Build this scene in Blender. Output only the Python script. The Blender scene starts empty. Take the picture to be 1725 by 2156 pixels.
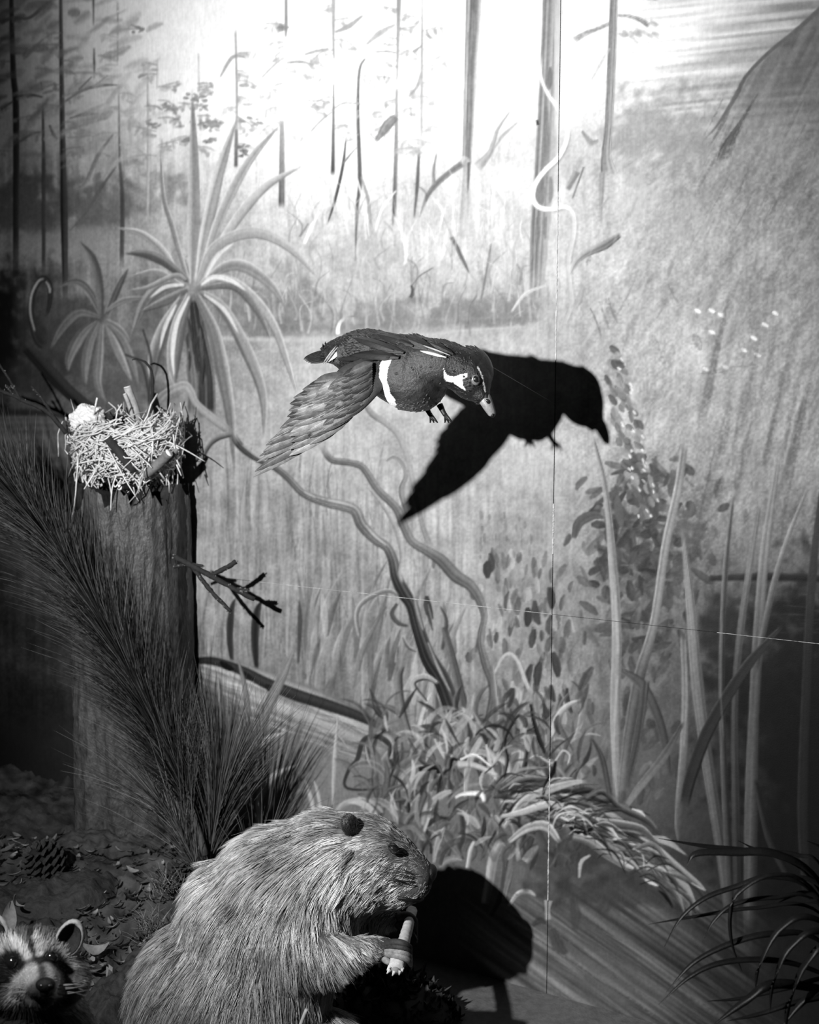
import bpy, bmesh, math, random
import numpy as np
from mathutils import Vector, Matrix, noise as mnoise

# ------------------------------------------------------------------ camera, world, lamps, exposure
SC = bpy.context.scene
COL = SC.collection
IW, IH, FPX = 1725.0, 2156.0, 2600.0
CAM = np.array([0.0, 0.0, 1.30])
PITCH = math.radians(-7.0)
CF = np.array([0, math.cos(PITCH), math.sin(PITCH)])
CU = np.array([0, -math.sin(PITCH), math.cos(PITCH)])
CR = np.array([1.0, 0, 0])
cam_data = bpy.data.cameras.new('camera')
cam = bpy.data.objects.new('camera', cam_data); COL.objects.link(cam)
cam.location = CAM
cam.rotation_euler = (math.pi / 2 + PITCH, 0, 0)
cam_data.sensor_fit = 'VERTICAL'; cam_data.sensor_height = 36.0
cam_data.lens = 36.0 * FPX / IH
cam_data.clip_start = 0.05
cam_data.dof.use_dof = True
cam_data.dof.focus_distance = 2.12
cam_data.dof.aperture_fstop = 5.0
SC.camera = cam

SC.view_settings.view_transform = 'Standard'
SC.view_settings.look = 'None'
SC.view_settings.gamma = 1.0
SC.view_settings.use_curve_mapping = False
SC.view_settings.exposure = 0.0

world = bpy.data.worlds.new('dim_gallery'); SC.world = world
world.use_nodes = True
world.node_tree.nodes['Background'].inputs[0].default_value = (1, 1, 1, 1)
world.node_tree.nodes['Background'].inputs[1].default_value = 0.0025

def spot(name, loc, target, power, angle, blend, radius):
    l = bpy.data.lights.new(name, 'SPOT')
    l.energy = power; l.spot_size = math.radians(angle); l.spot_blend = blend
    l.shadow_soft_size = radius
    o = bpy.data.objects.new(name, l); COL.objects.link(o)
    o.location = loc
    o.rotation_euler = (Vector(target) - Vector(loc)).to_track_quat('-Z', 'Y').to_euler()
    return o

def ray(px, py):
    u = (px - IW / 2) / FPX; v = -(py - IH / 2) / FPX
    return CR * u + CU * v + CF
def at(px, py, d):                       # a point seen at a pixel, d metres along the view axis
    return CAM + ray(px, py) * d

# painted backdrop: one long vertical wall that comes nearer towards the right
TH = math.radians(30.0)
WE = np.array([math.cos(TH), -math.sin(TH), 0.0])
WN = np.array([-math.sin(TH), -math.cos(TH), 0.0])
W0 = CAM + CF * 2.6
def wall_st(px, py):
    r = ray(px, py); k = ((W0 - CAM) @ WN) / (r @ WN)
    p = CAM + r * k
    return (p - W0) @ WE, p[2]
def wall_p(s, t, off=0.0):
    p = W0 + WE * s + WN * off
    return np.array([p[0], p[1], t])
def on_wall(px, py, off=0.0):
    s, t = wall_st(px, py)
    return wall_p(s, t, off)

DUCK_D = 2.165
key = spot('key_spotlight', CAM + ray(-1800, 205) * 0.9, on_wall(950, 1030), 300.0, 93.0, 0.95, 0.020)
wash = spot('sky_washer_spotlight', wall_p(-0.48, 2.36, 1.25), on_wall(540, -40), 27.0, 78.0, 1.0, 0.06)
# ------------------------------------------------------------------ helpers
def tag(o, label=None, cat=None, group=None, kind=None):
    if label: o['label'] = label
    if cat: o['category'] = cat
    if group: o['group'] = group
    if kind: o['kind'] = kind
    return o
def empty(name, loc=(0, 0, 0), parent=None):
    o = bpy.data.objects.new(name, None); COL.objects.link(o)
    o.location = Vector(loc); o.empty_display_size = 0.05
    if parent: adopt(o, parent)
    return o
def adopt(o, parent):
    o.parent = parent
    m = Matrix.Translation(parent.location)
    o.matrix_parent_inverse = m.inverted()
    return o
def mesh_obj(name, V, F, mat, parent=None, smooth=True, col=None):
    me = bpy.data.meshes.new(name)
    V = np.asarray(V, dtype=np.float32)
    if isinstance(F, np.ndarray):
        nf, k = F.shape
        me.vertices.add(len(V)); me.vertices.foreach_set('co', V.ravel())
        me.loops.add(nf * k); me.loops.foreach_set('vertex_index', F.astype(np.int32).ravel())
        me.polygons.add(nf); me.polygons.foreach_set('loop_start', np.arange(0, nf * k, k, dtype=np.int32))
        me.update(calc_edges=True)
    else:
        me.from_pydata([tuple(map(float, v)) for v in V], [], F)
    if smooth: me.polygons.foreach_set('use_smooth', np.ones(len(me.polygons), dtype=bool))
    if col is not None:
        a = me.color_attributes.new('tone', 'FLOAT_COLOR', 'POINT')
        c = np.ones((len(V), 4), dtype=np.float32); c[:, :3] = np.asarray(col, dtype=np.float32)[:, None]
        a.data.foreach_set('color', c.ravel())
    if mat: me.materials.append(mat)
    o = bpy.data.objects.new(name, me); COL.objects.link(o)
    if parent: adopt(o, parent)
    return o
class MB:                                # collects shapes into one mesh
    def __init__(s): s.V = []; s.F = []; s.C = []; s.n = 0
    def add(s, V, F, c=None):
        V = np.asarray(V, dtype=float)
        s.V.append(V); s.F += [tuple(i + s.n for i in f) for f in F]
        s.C.append(np.full(len(V), 0.5 if c is None else c)); s.n += len(V)
    def build(s, name, mat, parent=None, smooth=True, usecol=False):
        return mesh_obj(name, np.concatenate(s.V), s.F, mat, parent, smooth, np.concatenate(s.C) if usecol else None)
def nrm(v):
    v = np.asarray(v, dtype=float); l = np.linalg.norm(v)
    return v / l if l > 1e-9 else v
def catmull(P, n):
    P = np.asarray(P, dtype=float)
    if len(P) == 2: return P[0] + (P[1] - P[0]) * np.linspace(0, 1, n)[:, None]
    Q = np.vstack([2 * P[0] - P[1], P, 2 * P[-1] - P[-2]])
    t = np.linspace(0, len(P) - 1 - 1e-6, n); i = t.astype(int); f = (t - i)[:, None]
    a, b, c, d = Q[i], Q[i + 1], Q[i + 2], Q[i + 3]
    return 0.5 * (2 * b + (c - a) * f + (2 * a - 5 * b + 4 * c - d) * f ** 2 + (3 * b - a - 3 * c + d) * f ** 3)
def lerp_list(w, n):
    w = np.atleast_1d(np.asarray(w, dtype=float))
    return np.interp(np.linspace(0, 1, n), np.linspace(0, 1, len(w)), w) if len(w) > 1 else np.full(n, w[0])
def tube(P, R, sides=8, caps=True, flat=1.0, up=None, jitter=0.0, rng=None):
    """rings along P with radii R; flat squeezes the ring along its second axis"""
    P = np.asarray(P, dtype=float); n = len(P); R = lerp_list(R, n)
    T = np.gradient(P, axis=0); T /= np.maximum(np.linalg.norm(T, axis=1), 1e-9)[:, None]
    a = np.array(up, dtype=float) if up is not None else (np.array([0, 0, 1.0]) if abs(T[0, 2]) < 0.9 else np.array([1.0, 0, 0]))
    V = []; F = []
    for i in range(n):
        a = a - T[i] * (a @ T[i]); a = nrm(a); b = np.cross(T[i], a)
        for k in range(sides):
            th = 2 * math.pi * k / sides
            r = R[i] * (1 + (rng.uniform(-jitter, jitter) if jitter else 0))
            V.append(P[i] + (b * math.cos(th) + a * math.sin(th) * flat) * r)
    for i in range(n - 1):
        for k in range(sides):
            k2 = (k + 1) % sides
            F.append((i * sides + k, i * sides + k2, (i + 1) * sides + k2, (i + 1) * sides + k))
    if caps:
        F.append(tuple(range(sides))[::-1]); F.append(tuple((n - 1) * sides + k for k in range(sides)))
    return V, F
def ellipsoid(c, r, M=None, nu=16, nv=10):
    V = []; F = []
    M = np.eye(3) if M is None else np.asarray(M)
    V.append([0, 0, 1]);
    for j in range(1, nv):
        ph = math.pi * j / nv
        for i in range(nu):
            th = 2 * math.pi * i / nu
            V.append([math.sin(ph) * math.cos(th), math.sin(ph) * math.sin(th), math.cos(ph)])
    V.append([0, 0, -1])
    for i in range(nu): F.append((0, 1 + i, 1 + (i + 1) % nu))
    for j in range(nv - 2):
        for i in range(nu):
            a = 1 + j * nu + i; b = 1 + j * nu + (i + 1) % nu
            F.append((a, a + nu, b + nu, b))
    L = 1 + (nv - 1) * nu
    for i in range(nu): F.append((L, L - nu + (i + 1) % nu, L - nu + i))
    V = np.array(V, dtype=float) * np.asarray(r, dtype=float)
    return V @ M.T + np.asarray(c, dtype=float), F

def mat_tone(name, tone, rough=0.7, var=0.25, scale=40.0, bump=0.0, stretch=(1, 1, 1), attr=False, spec=0.3, coat=0.0, bscale=None, sheen=0.0):
    """grey procedural material: noise mottling (and optionally the mesh's own 'tone' attribute), fine bump"""
    m = bpy.data.materials.new(name); m.use_nodes = True
    nt = m.node_tree; b = nt.nodes['Principled BSDF']
    b.inputs['Roughness'].default_value = rough
    b.inputs['Specular IOR Level'].default_value = spec
    if coat: b.inputs['Coat Weight'].default_value = coat; b.inputs['Coat Roughness'].default_value = 0.15
    tc = nt.nodes.new('ShaderNodeTexCoord'); mp = nt.nodes.new('ShaderNodeMapping')
    mp.inputs['Scale'].default_value = stretch
    nt.links.new(tc.outputs['Object'], mp.inputs['Vector'])
    nz = nt.nodes.new('ShaderNodeTexNoise'); nz.inputs['Scale'].default_value = scale
    nz.inputs['Detail'].default_value = 6; nz.inputs['Roughness'].default_value = 0.65
    nt.links.new(mp.outputs[0], nz.inputs['Vector'])
    mr = nt.nodes.new('ShaderNodeMapRange')
    mr.inputs['From Min'].default_value = 0.3; mr.inputs['From Max'].default_value = 0.7
    mr.inputs['To Min'].default_value = (1 - var); mr.inputs['To Max'].default_value = (1 + var)
    nt.links.new(nz.outputs['Fac'], mr.inputs['Value'])
    mu = nt.nodes.new('ShaderNodeMath'); mu.operation = 'MULTIPLY'
    nt.links.new(mr.outputs[0], mu.inputs[0])
    if attr:
        at_ = nt.nodes.new('ShaderNodeAttribute'); at_.attribute_name = 'tone'
        nt.links.new(at_.outputs['Fac'], mu.inputs[1])
    else: mu.inputs[1].default_value = tone
    nt.links.new(mu.outputs[0], b.inputs['Base Color'])
    if bump:
        nb = nz
        if bscale:
            nb = nt.nodes.new('ShaderNodeTexNoise'); nb.inputs['Scale'].default_value = bscale; nb.inputs['Detail'].default_value = 5
            nt.links.new(mp.outputs[0], nb.inputs['Vector'])
        bp = nt.nodes.new('ShaderNodeBump'); bp.inputs['Strength'].default_value = bump; bp.inputs['Distance'].default_value = 0.004
        nt.links.new(nb.outputs['Fac'], bp.inputs['Height']); nt.links.new(bp.outputs[0], b.inputs['Normal'])
    return m

# ------------------------------------------------------------------ the painted mural: strokes laid on a canvas, kept as the panels' vertex colours
MX, MY, CS = 420, 320, 2.0               # canvas margin (px) and cell size (px)
CW, CH = int((IW + 2 * MX) / CS), int((IH + 2 * MY) / CS)
rs = np.random.RandomState(11)
def smooth_noise(h, w, sy, sx, seed):
    r = np.random.RandomState(seed)
    gh, gw = int(h / sy) + 4, int(w / sx) + 4
    g = r.rand(gh, gw)
    y = np.arange(h) / sy; x = np.arange(w) / sx
    yi = y.astype(int); xi = x.astype(int); fy = y - yi; fx = x - xi
    fy = fy * fy * (3 - 2 * fy); fx = fx * fx * (3 - 2 * fx)
    a = g[yi][:, xi]; b = g[yi][:, xi + 1]; c = g[yi + 1][:, xi]; d = g[yi + 1][:, xi + 1]
    fy = fy[:, None]; fx = fx[None]
    return (a * (1 - fx) + b * fx) * (1 - fy) + (c * (1 - fx) + d * fx) * fy
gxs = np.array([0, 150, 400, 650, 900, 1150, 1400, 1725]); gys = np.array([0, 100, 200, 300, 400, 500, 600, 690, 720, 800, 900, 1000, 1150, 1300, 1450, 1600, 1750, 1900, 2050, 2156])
GT = np.array([  # base tones; lamp falloff towards the edges is partly painted in
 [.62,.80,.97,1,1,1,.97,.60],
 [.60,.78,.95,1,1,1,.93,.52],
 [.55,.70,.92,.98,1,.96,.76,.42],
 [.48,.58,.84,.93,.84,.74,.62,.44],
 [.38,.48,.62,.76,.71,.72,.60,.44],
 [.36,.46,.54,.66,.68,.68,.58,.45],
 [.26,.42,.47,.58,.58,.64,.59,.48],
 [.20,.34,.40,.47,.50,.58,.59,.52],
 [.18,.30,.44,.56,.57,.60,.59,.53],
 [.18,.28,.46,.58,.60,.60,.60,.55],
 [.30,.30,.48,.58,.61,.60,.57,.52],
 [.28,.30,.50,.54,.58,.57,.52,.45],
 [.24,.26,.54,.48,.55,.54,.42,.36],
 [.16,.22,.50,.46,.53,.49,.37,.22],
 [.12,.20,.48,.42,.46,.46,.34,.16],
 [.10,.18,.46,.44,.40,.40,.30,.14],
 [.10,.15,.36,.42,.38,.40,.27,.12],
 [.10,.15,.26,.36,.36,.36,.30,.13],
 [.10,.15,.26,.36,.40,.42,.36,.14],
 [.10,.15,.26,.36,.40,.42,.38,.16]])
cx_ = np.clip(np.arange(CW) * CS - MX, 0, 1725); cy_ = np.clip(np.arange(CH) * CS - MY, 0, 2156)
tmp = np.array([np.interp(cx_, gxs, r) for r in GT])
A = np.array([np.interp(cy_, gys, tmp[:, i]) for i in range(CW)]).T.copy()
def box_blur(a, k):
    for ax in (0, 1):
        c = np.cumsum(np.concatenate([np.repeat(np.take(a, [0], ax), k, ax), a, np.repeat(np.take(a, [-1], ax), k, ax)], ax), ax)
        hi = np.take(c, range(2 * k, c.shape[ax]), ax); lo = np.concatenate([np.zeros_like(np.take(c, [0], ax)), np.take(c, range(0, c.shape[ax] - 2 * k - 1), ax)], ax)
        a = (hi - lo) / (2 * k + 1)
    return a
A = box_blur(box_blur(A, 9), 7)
def reg(x0, x1, y0, y1, soft=60):        # soft rectangle mask in photo pixels
    X = np.arange(CW) * CS - MX; Y = np.arange(CH) * CS - MY
    fx = np.clip((X - x0) / soft + .5, 0, 1) * np.clip((x1 - X) / soft + .5, 0, 1)
    fy = np.clip((Y - y0) / soft + .5, 0, 1) * np.clip((y1 - Y) / soft + .5, 0, 1)
    return fy[:, None] * fx[None]
n_big = smooth_noise(CH, CW, 40, 34, 1) - .5
n_v = smooth_noise(CH, CW, 70, 4, 2) - .5
n_v2 = smooth_noise(CH, CW, 30, 2.2, 3) - .5
n_f = smooth_noise(CH, CW, 5, 5, 4) - .5
n_f2 = smooth_noise(CH, CW, 2, 2, 5) - .5
def shear_noise(sl, sx, sy, seed):       # streaks running along a slope
    X, Y = np.meshgrid(np.arange(CW), np.arange(CH)); ca, sa = math.cos(sl), math.sin(sl)
    U = X * ca + Y * sa; V = -X * sa + Y * ca
    U -= U.min(); V -= V.min()
    N = smooth_noise(int(V.max() / sy) + 3, int(U.max() / sx) + 3, 1.7, 1.7, seed)
    u = U / sx; v = V / sy; ui = u.astype(int); vi = v.astype(int); fu = u - ui; fv = v - vi
    return (N[vi, ui] * (1 - fu) + N[vi, ui + 1] * fu) * (1 - fv) + (N[vi + 1, ui] * (1 - fu) + N[vi + 1, ui + 1] * fu) * fv - .5
n_f = (shear_noise(.5, 5.5, 5.5, 21) + shear_noise(1.3, 3.4, 3.4, 22) + shear_noise(2.2, 9, 9, 23)) * .75
n_big = (shear_noise(.4, 30, 26, 24) + shear_noise(1.4, 17, 17, 25)) * .8
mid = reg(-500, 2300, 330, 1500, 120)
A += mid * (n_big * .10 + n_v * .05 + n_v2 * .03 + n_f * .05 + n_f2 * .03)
A += reg(420, 1000, 1000, 1480, 120) * (n_v * .08 + n_v2 * .05)
dg = shear_noise(math.radians(-62), 26, 2.0, 7); dg2 = shear_noise(math.radians(-35), 30, 1.6, 8)
A += reg(1230, 2200, 150, 1150, 120) * (dg * .09 + n_f2 * .04 + dg2 * .06)
A += reg(1340, 2200, -300, 260, 90) * shear_noise(math.radians(-6), 34, 1.8, 9) * .35
lowd = shear_noise(math.radians(36), 40, 1.5, 10); lowd2 = shear_noise(math.radians(36), 60, 4, 14)
A += reg(980, 1600, 1880, 2500, 60) * (lowd * .24 + lowd2 * .16)
A += reg(-500, 420, 250, 640, 100) * (n_big * .12 + n_v * .12)

def stroke(P, w, v, a=1.0, soft=1.0, lo=0.0, hi=0.0, streak=0.05, dry=0.0, ends=(0.04, 0.08), seed=None, n=None):
    """one brush stroke. w: widths (px) along it, v: tone(s) along it, hi/lo: tone added on its left/right flank (heading along the stroke)"""
    soft = max(soft, 1.3)
    P = np.asarray(P, dtype=float)
    L = np.sum(np.hypot(*np.diff(P, axis=0).T))
    n = n or int(max(3, min(90, L / 7)))
    Q = catmull(P, n); W = lerp_list(w, n) * .5 / CS; T = lerp_list(v, n)
    Q = (Q + [MX, MY]) / CS
    pad = W.max() + soft + 2
    x0 = int(max(0, Q[:, 0].min() - pad)); x1 = int(min(CW, Q[:, 0].max() + pad + 1))
    y0 = int(max(0, Q[:, 1].min() - pad)); y1 = int(min(CH, Q[:, 1].max() + pad + 1))
    if x1 <= x0 or y1 <= y0: return
    D = np.full((y1 - y0, x1 - x0), 1e9); S = np.zeros_like(D); TT = np.zeros_like(D)
    for i in range(n - 1):
        a0 = Q[i]; b0 = Q[i + 1]; d = b0 - a0; l2 = d @ d + 1e-9
        p2 = max(W[i], W[i + 1]) + soft + 2
        xa = int(max(x0, min(a0[0], b0[0]) - p2)); xb = int(min(x1, max(a0[0], b0[0]) + p2 + 1))
        ya = int(max(y0, min(a0[1], b0[1]) - p2)); yb = int(min(y1, max(a0[1], b0[1]) + p2 + 1))
        if xb <= xa or yb <= ya: continue
        X = np.arange(xa, xb)[None] - a0[0]; Y = np.arange(ya, yb)[:, None] - a0[1]
        t = np.clip((X * d[0] + Y * d[1]) / l2, 0, 1)
        ex = X - t * d[0]; ey = Y - t * d[1]; dd = ex * ex + ey * ey
        sl = (slice(ya - y0, yb - y0), slice(xa - x0, xb - x0))
        m = dd < D[sl]
        sd = np.where(d[0] * ey - d[1] * ex > 0, 1.0, -1.0)
        D[sl] = np.where(m, dd, D[sl]); S[sl] = np.where(m, sd, S[sl]); TT[sl] = np.where(m, (i + t) / (n - 1), TT[sl])
    D = np.sqrt(D)
    hw = np.interp(TT, np.linspace(0, 1, n), W)
    cov = np.clip((hw - D) / max(soft, .3) + .5, 0, 1)
    if not cov.any(): return
    q = np.clip(S * D / np.maximum(hw, .3), -1, 1)
    tone = np.interp(TT, np.linspace(0, 1, n), T)
    tone = tone + hi * np.clip(-q, 0, 1) ** 1.5 + lo * np.clip(q, 0, 1) ** 1.5
    r = np.random.RandomState(seed if seed is not None else rs.randint(1 << 30))
    if streak or dry:
        k = r.rand(64) - .5
        nk = max(1.0, min(8.0, float(W.max()) * .45)); st = np.interp((q + 1) * nk + .6 * np.sin(TT * 3 + r.rand() * 6) + 1, np.arange(64) * 1.0, k)
        tone = tone + streak * 2 * st
        if dry: cov = cov * np.clip(1 - dry * (st + .25 + n_f2[y0:y1, x0:x1]) * 2, 0, 1)
    if ends[0]: cov = cov * np.clip(TT / ends[0], 0, 1)
    if ends[1]: cov = cov * np.clip((1 - TT) / ends[1], 0, 1)
    cov = cov * a
    A[y0:y1, x0:x1] = A[y0:y1, x0:x1] * (1 - cov) + tone * cov
def leaf(P, w, v, **k):                  # blade that swells and tapers
    stroke(P, [w * .4, w * .85, w, w * .7, w * .08], v, **k)
def dab(x, y, l, w, ang, v, **k):
    dx, dy = math.cos(ang) * l / 2, math.sin(ang) * l / 2
    stroke([(x - dx, y - dy), (x + rs.uniform(-.1, .1) * l, y + rs.uniform(-.1, .1) * l), (x + dx, y + dy)], [w * .3, w, w * .25], v, n=4, **k)
def blob(x, y, rx, ry, v, a=1.0, rough=.5, seed=1):
    x0, x1 = int(max(0, (x - rx * 1.5 + MX) / CS)), int(min(CW, (x + rx * 1.5 + MX) / CS)); y0, y1 = int(max(0, (y - ry * 1.5 + MY) / CS)), int(min(CH, (y + ry * 1.5 + MY) / CS))
    X = (np.arange(x0, x1) * CS - MX - x) / rx; Y = (np.arange(y0, y1) * CS - MY - y) / ry
    d = np.sqrt(X[None] ** 2 + Y[:, None] ** 2) + rough * (n_f[y0:y1, x0:x1] + n_big[y0:y1, x0:x1])
    c = np.clip((1 - d) * 2.2, 0, 1) * a
    A[y0:y1, x0:x1] = A[y0:y1, x0:x1] * (1 - c) + v * c
U = lambda a, b: rs.uniform(a, b)
# --- far bushes and bank
for i in range(260):
    x = U(-380, 2050); y = U(300, 640)
    if y < 330 + 60 * math.sin(x * .006): continue
    b = A[int((y + MY) / CS) % CH, int((x + MX) / CS) % CW]
    stroke([(x, y), (x + U(-14, 14), y - U(25, 70)), (x + U(-40, 40), y - U(50, 130))], [U(4, 14), U(2, 8), 1], b + U(-.10, .08), a=.6, soft=3, dry=.4)
for x, y, rx, ry, v, a in [(1050, 200, 120, 40, .80, .7), (930, 250, 90, 40, .82, .6), (1400, 300, 130, 110, .52, .55), (1450, 480, 90, 60, .66, .35), (1330, 420, 60, 60, .72, .5),
      (600, 390, 140, 40, .80, .4), (160, 430, 160, 60, .30, .75), (60, 440, 80, 70, .24, .7), (300, 420, 130, 60, .42, .5), (190, 520, 140, 45, .52, .75), (60, 520, 70, 40, .46, .6), (330, 500, 60, 50, .62, .6),
      (600, 570, 60, 45, .48, .5), (780, 540, 120, 60, .56, .4), (560, 640, 130, 50, .40, .6), (800, 660, 170, 40, .40, .5), (1000, 655, 150, 30, .38, .5), (520, 690, 140, 24, .38, .6),
      (1120, 390, 45, 50, .80, .6), (1060, 375, 40, 30, .84, .5), (880, 180, 70, 60, .80, .3)]:
    blob(x, y, rx, ry, v, a, .9)
# pond edge and pale water
stroke([(430, 712), (640, 716), (870, 708), (1000, 697), (1140, 688)], [10, 14, 12, 14, 4], .62, a=.7, soft=3)
stroke([(420, 690), (640, 690), (900, 680), (1150, 668)], [20, 26, 24, 10], .40, a=.55, soft=8)
for i in range(150):
    x = U(430, 1180); y = U(600, 720)
    stroke([(x, y), (x + U(-8, 8), y - U(20, 60)), (x + U(-34, 34), y - U(50, 110))], [U(3, 7), U(2, 5), 1], U(.38, .70), a=U(.3, .75), soft=1.5)
# --- slender trunks
def trunk(P, w, v, **k): stroke(P, w, v, lo=-.06, hi=.06, streak=.06, **k)
trunk([(24, -120), (24, 0), (28, 150), (34, 250), (33, 620)], [7, 9, 12, 14, 12], [.30, .28, .20, .16, .18])
trunk([(90, 215), (92, 350), (92, 585)], [4, 8, 8], [.30, .22, .22])
trunk([(128, -120), (128, 0), (131, 250), (135, 450), (138, 645)], [6, 7, 11, 16, 10], [.36, .34, .20, .14, .20])
trunk([(248, 0), (248, 140)], [5, 4], [.55, .5], a=.8, dry=.5)
trunk([(250, 188), (252, 330), (258, 425), (256, 570)], [2, 5, 10, 9], [.5, .36, .24, .30])
for P, w, v in [([(198, 100), (199, 168)], [2, 5, 1], .38), ([(197, -60), (197, 58)], [5, 5, 2], .45), ([(86, 172), (90, 190)], [4, 2], .3), ([(311, 150), (312, 300), (310, 460)], [3, 5, 6], .62),
      ([(331, 125), (331, 190)], [5, 2], .72), ([(341, 290), (343, 480)], [5, 6], .66), ([(418, 110), (419, 200)], [3, 4], .86), ([(496, 60), (499, 200), (498, 285)], [4, 5, 6], .74),
      ([(498, 270), (497, 355)], [7, 8], [.62, .42]), ([(602, -60), (603, 45), (602, 80)], [3, 7, 3], .62), ([(594, 250), (594, 345), (593, 440)], [9, 12, 13], [.72, .55, .42]),
      ([(703, -40), (702, 75), (704, 130)], [9, 6, 4], .74), ([(703, 170), (702, 290), (701, 372)], [3, 7, 9], [.66, .50, .34]), ([(841, -60), (839, 60), (836, 180)], [12, 8, 5], [.62, .7, .74]),
      ([(836, 180), (834, 330), (829, 480)], [6, 9, 7], [.7, .55, .36]), ([(771, 120), (757, 150), (754, 240), (758, 380), (752, 440), (748, 560)], [4, 6, 7, 9, 6, 2], [.7, .58, .50, .42, .44, .5]),
      ([(729, 290), (722, 350), (706, 420), (689, 474)], [2, 6, 6, 2], .36), ([(722, 345), (738, 325), (752, 310)], [4, 3, 1], .5), ([(890, -40), (889, 100), (888, 300)], [2, 6, 5], [.85, .72, .74]),
      ([(883, 310), (879, 390), (872, 462)], [4, 8, 3], [.45, .36, .42])]:
    trunk(P, w, np.asarray(v) - (.10 if P[0][0] > 400 else 0), soft=1.4)
# crowns and branches of the pale firs
def bough(x, y, l, s, v, droop=.35, a=.75):
    v = v - (.16 if x > 330 else 0)
    P = [(x, y), (x + s * l * .5, y + l * droop * .25 - l * .06), (x + s * l, y + l * droop)]
    stroke(P, [3, 5, 2], v, a=a, soft=1.2)
    for j in range(int(l / 6)):
        t = U(.15, 1); px = x + s * l * t; py = y + l * droop * t * t
        dab(px, py + U(0, 14), U(9, 26), U(5, 11), U(.9, 2.2) if U(0, 1) < .5 else U(-.5, .5), v + U(-.03, .10), a=U(.3, .8), soft=2)
for cx, tops, n, v in [(24, (40, 330), 10, .34), (130, (60, 330), 10, .46), (250, (70, 330), 9, .56), (331, (130, 340), 9, .66), (415, (170, 320), 7, .68), (498, (110, 320), 8, .76), (600, (50, 300), 9, .80),
      (703, (10, 280), 9, .76), (757, (150, 300), 6, .78), (838, (20, 340), 12, .72), (888, (20, 330), 9, .76)]:
    for i in range(n):
        y = tops[0] + (tops[1] - tops[0]) * (i + U(0, .6)) / n
        bough(cx, y, U(30, 75) * (.6 + .5 * i / n), rs.choice([-1, 1]), v + U(-.05, .07), U(-.35, .6), a=.55)
for P, w, v in [([(0, 50), (25, 38), (60, 38), (85, 20), (110, 0)], [8, 8, 6, 8, 5], .32), ([(135, 215), (170, 192), (210, 180), (255, 179)], [4, 6, 7, 2], .34), ([(165, 190), (195, 160)], [5, 2], .4), ([(200, 180), (228, 158)], [4, 1], .42),
      ([(145, 250), (180, 240), (210, 240)], [3, 8, 2], .42), ([(140, 290), (170, 288), (195, 285)], [3, 6, 2], .42), ([(240, 280), (205, 330), (180, 385), (155, 400)], [4, 9, 8, 2], .40), ([(245, 350), (210, 400), (180, 450), (145, 488)], [3, 8, 5, 2], .32),
      ([(35, 203), (65, 200), (92, 205)], [4, 7, 3], .30), ([(40, 300), (65, 283), (88, 277)], [6, 5, 2], .34), ([(104, 262), (112, 282), (122, 294)], [4, 7, 3], .30), ([(0, 230), (30, 212)], [8, 3], .3), ([(260, 380), (280, 350), (305, 395)], [3, 3, 3], .6),
      ([(228, 74), (250, 62), (308, 61)], [3, 5, 2], .58), ([(462, 165), (485, 125), (500, 118), (520, 122)], [3, 8, 6, 3], .70), ([(550, 165), (580, 135), (600, 122)], [4, 5, 3], .80), ([(602, 132), (635, 130), (662, 138)], [4, 7, 2], .74),
      ([(640, 115), (665, 108), (695, 102)], [4, 7, 4], .70), ([(705, 68), (735, 55), (767, 30)], [5, 12, 4], .76), ([(648, 212), (675, 212), (700, 218)], [3, 4, 2], .72), ([(705, 228), (725, 217), (775, 220)], [4, 4, 2], .70), ([(700, 235), (675, 255), (652, 280)], [3, 5, 4], .70),
      ([(770, 95), (800, 70), (836, 50)], [4, 14, 5], .82), ([(785, 110), (815, 108), (835, 112)], [3, 5, 4], .66), ([(835, 245), (815, 265), (790, 300)], [14, 22, 6], .58), ([(870, 110), (890, 95)], [8, 3], .7), ([(860, 205), (880, 180), (886, 150)], [4, 8, 2], .7)]:
    stroke(P, w, v - (.14 if P[0][0] > 330 else 0), a=.85, soft=1.5, streak=.08)
for x, y, v in [(404, 203, .60), (425, 208, .62), (420, 225, .68), (440, 260, .60), (420, 265, .58), (395, 290, .55), (440, 295, .55), (455, 268, .66), (520, 248, .62), (545, 256, .62), (512, 310, .52), (520, 322, .50), (340, 220, .6), (360, 230, .64), (325, 260, .58), (600, 60, .62), (290, 60, .6)]:
    for j in range(7): dab(x + U(-14, 14), y + U(-6, 8), U(8, 18), U(5, 9), U(-.5, .7), v - .10 + U(-.05, .05), a=.8, soft=1.6)
for i in range(170):
    x = U(-120, 340); y = U(-60, 340)
    dab(x, y, U(25, 80), U(8, 26), U(-1.0, .1), .32 + .0011 * x + U(-.05, .08), a=U(.3, .7), soft=U(2, 5))
# --- the three large trunks and the climbing vine
stroke([(1000, -150), (998, 0), (992, 150), (987, 280), (982, 370)], [36, 34, 28, 24, 16], [.52, .52, .55, .50, .46], hi=.26, lo=.05, streak=.16, soft=.9)
for y in range(-40, 330, 46): dab(994 - y * .025 + U(-6, 8), y, U(40, 70), U(7, 12), 1.56, U(.40, .50), a=.7)
stroke([(978, 340), (976, 420), (966, 520)], [22, 26, 20], [.66, .62, .62], hi=-.04, lo=.06, streak=.1, a=.8, soft=2, ends=(0, .4))
stroke([(988, 340), (985, 410)], [7, 3], .40); stroke([(1004, 360), (1000, 500)], [16, 12], .80, a=.7, soft=3, ends=(.1, .4))
stroke([(1166, -150), (1163, 0), (1158, 150), (1150, 320), (1138, 480), (1128, 660)], [42, 40, 42, 44, 40, 30], [.60, .60, .60, .56, .50, .46], hi=.12, lo=-.10, streak=.14, soft=1.0, ends=(0, .12))
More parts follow.
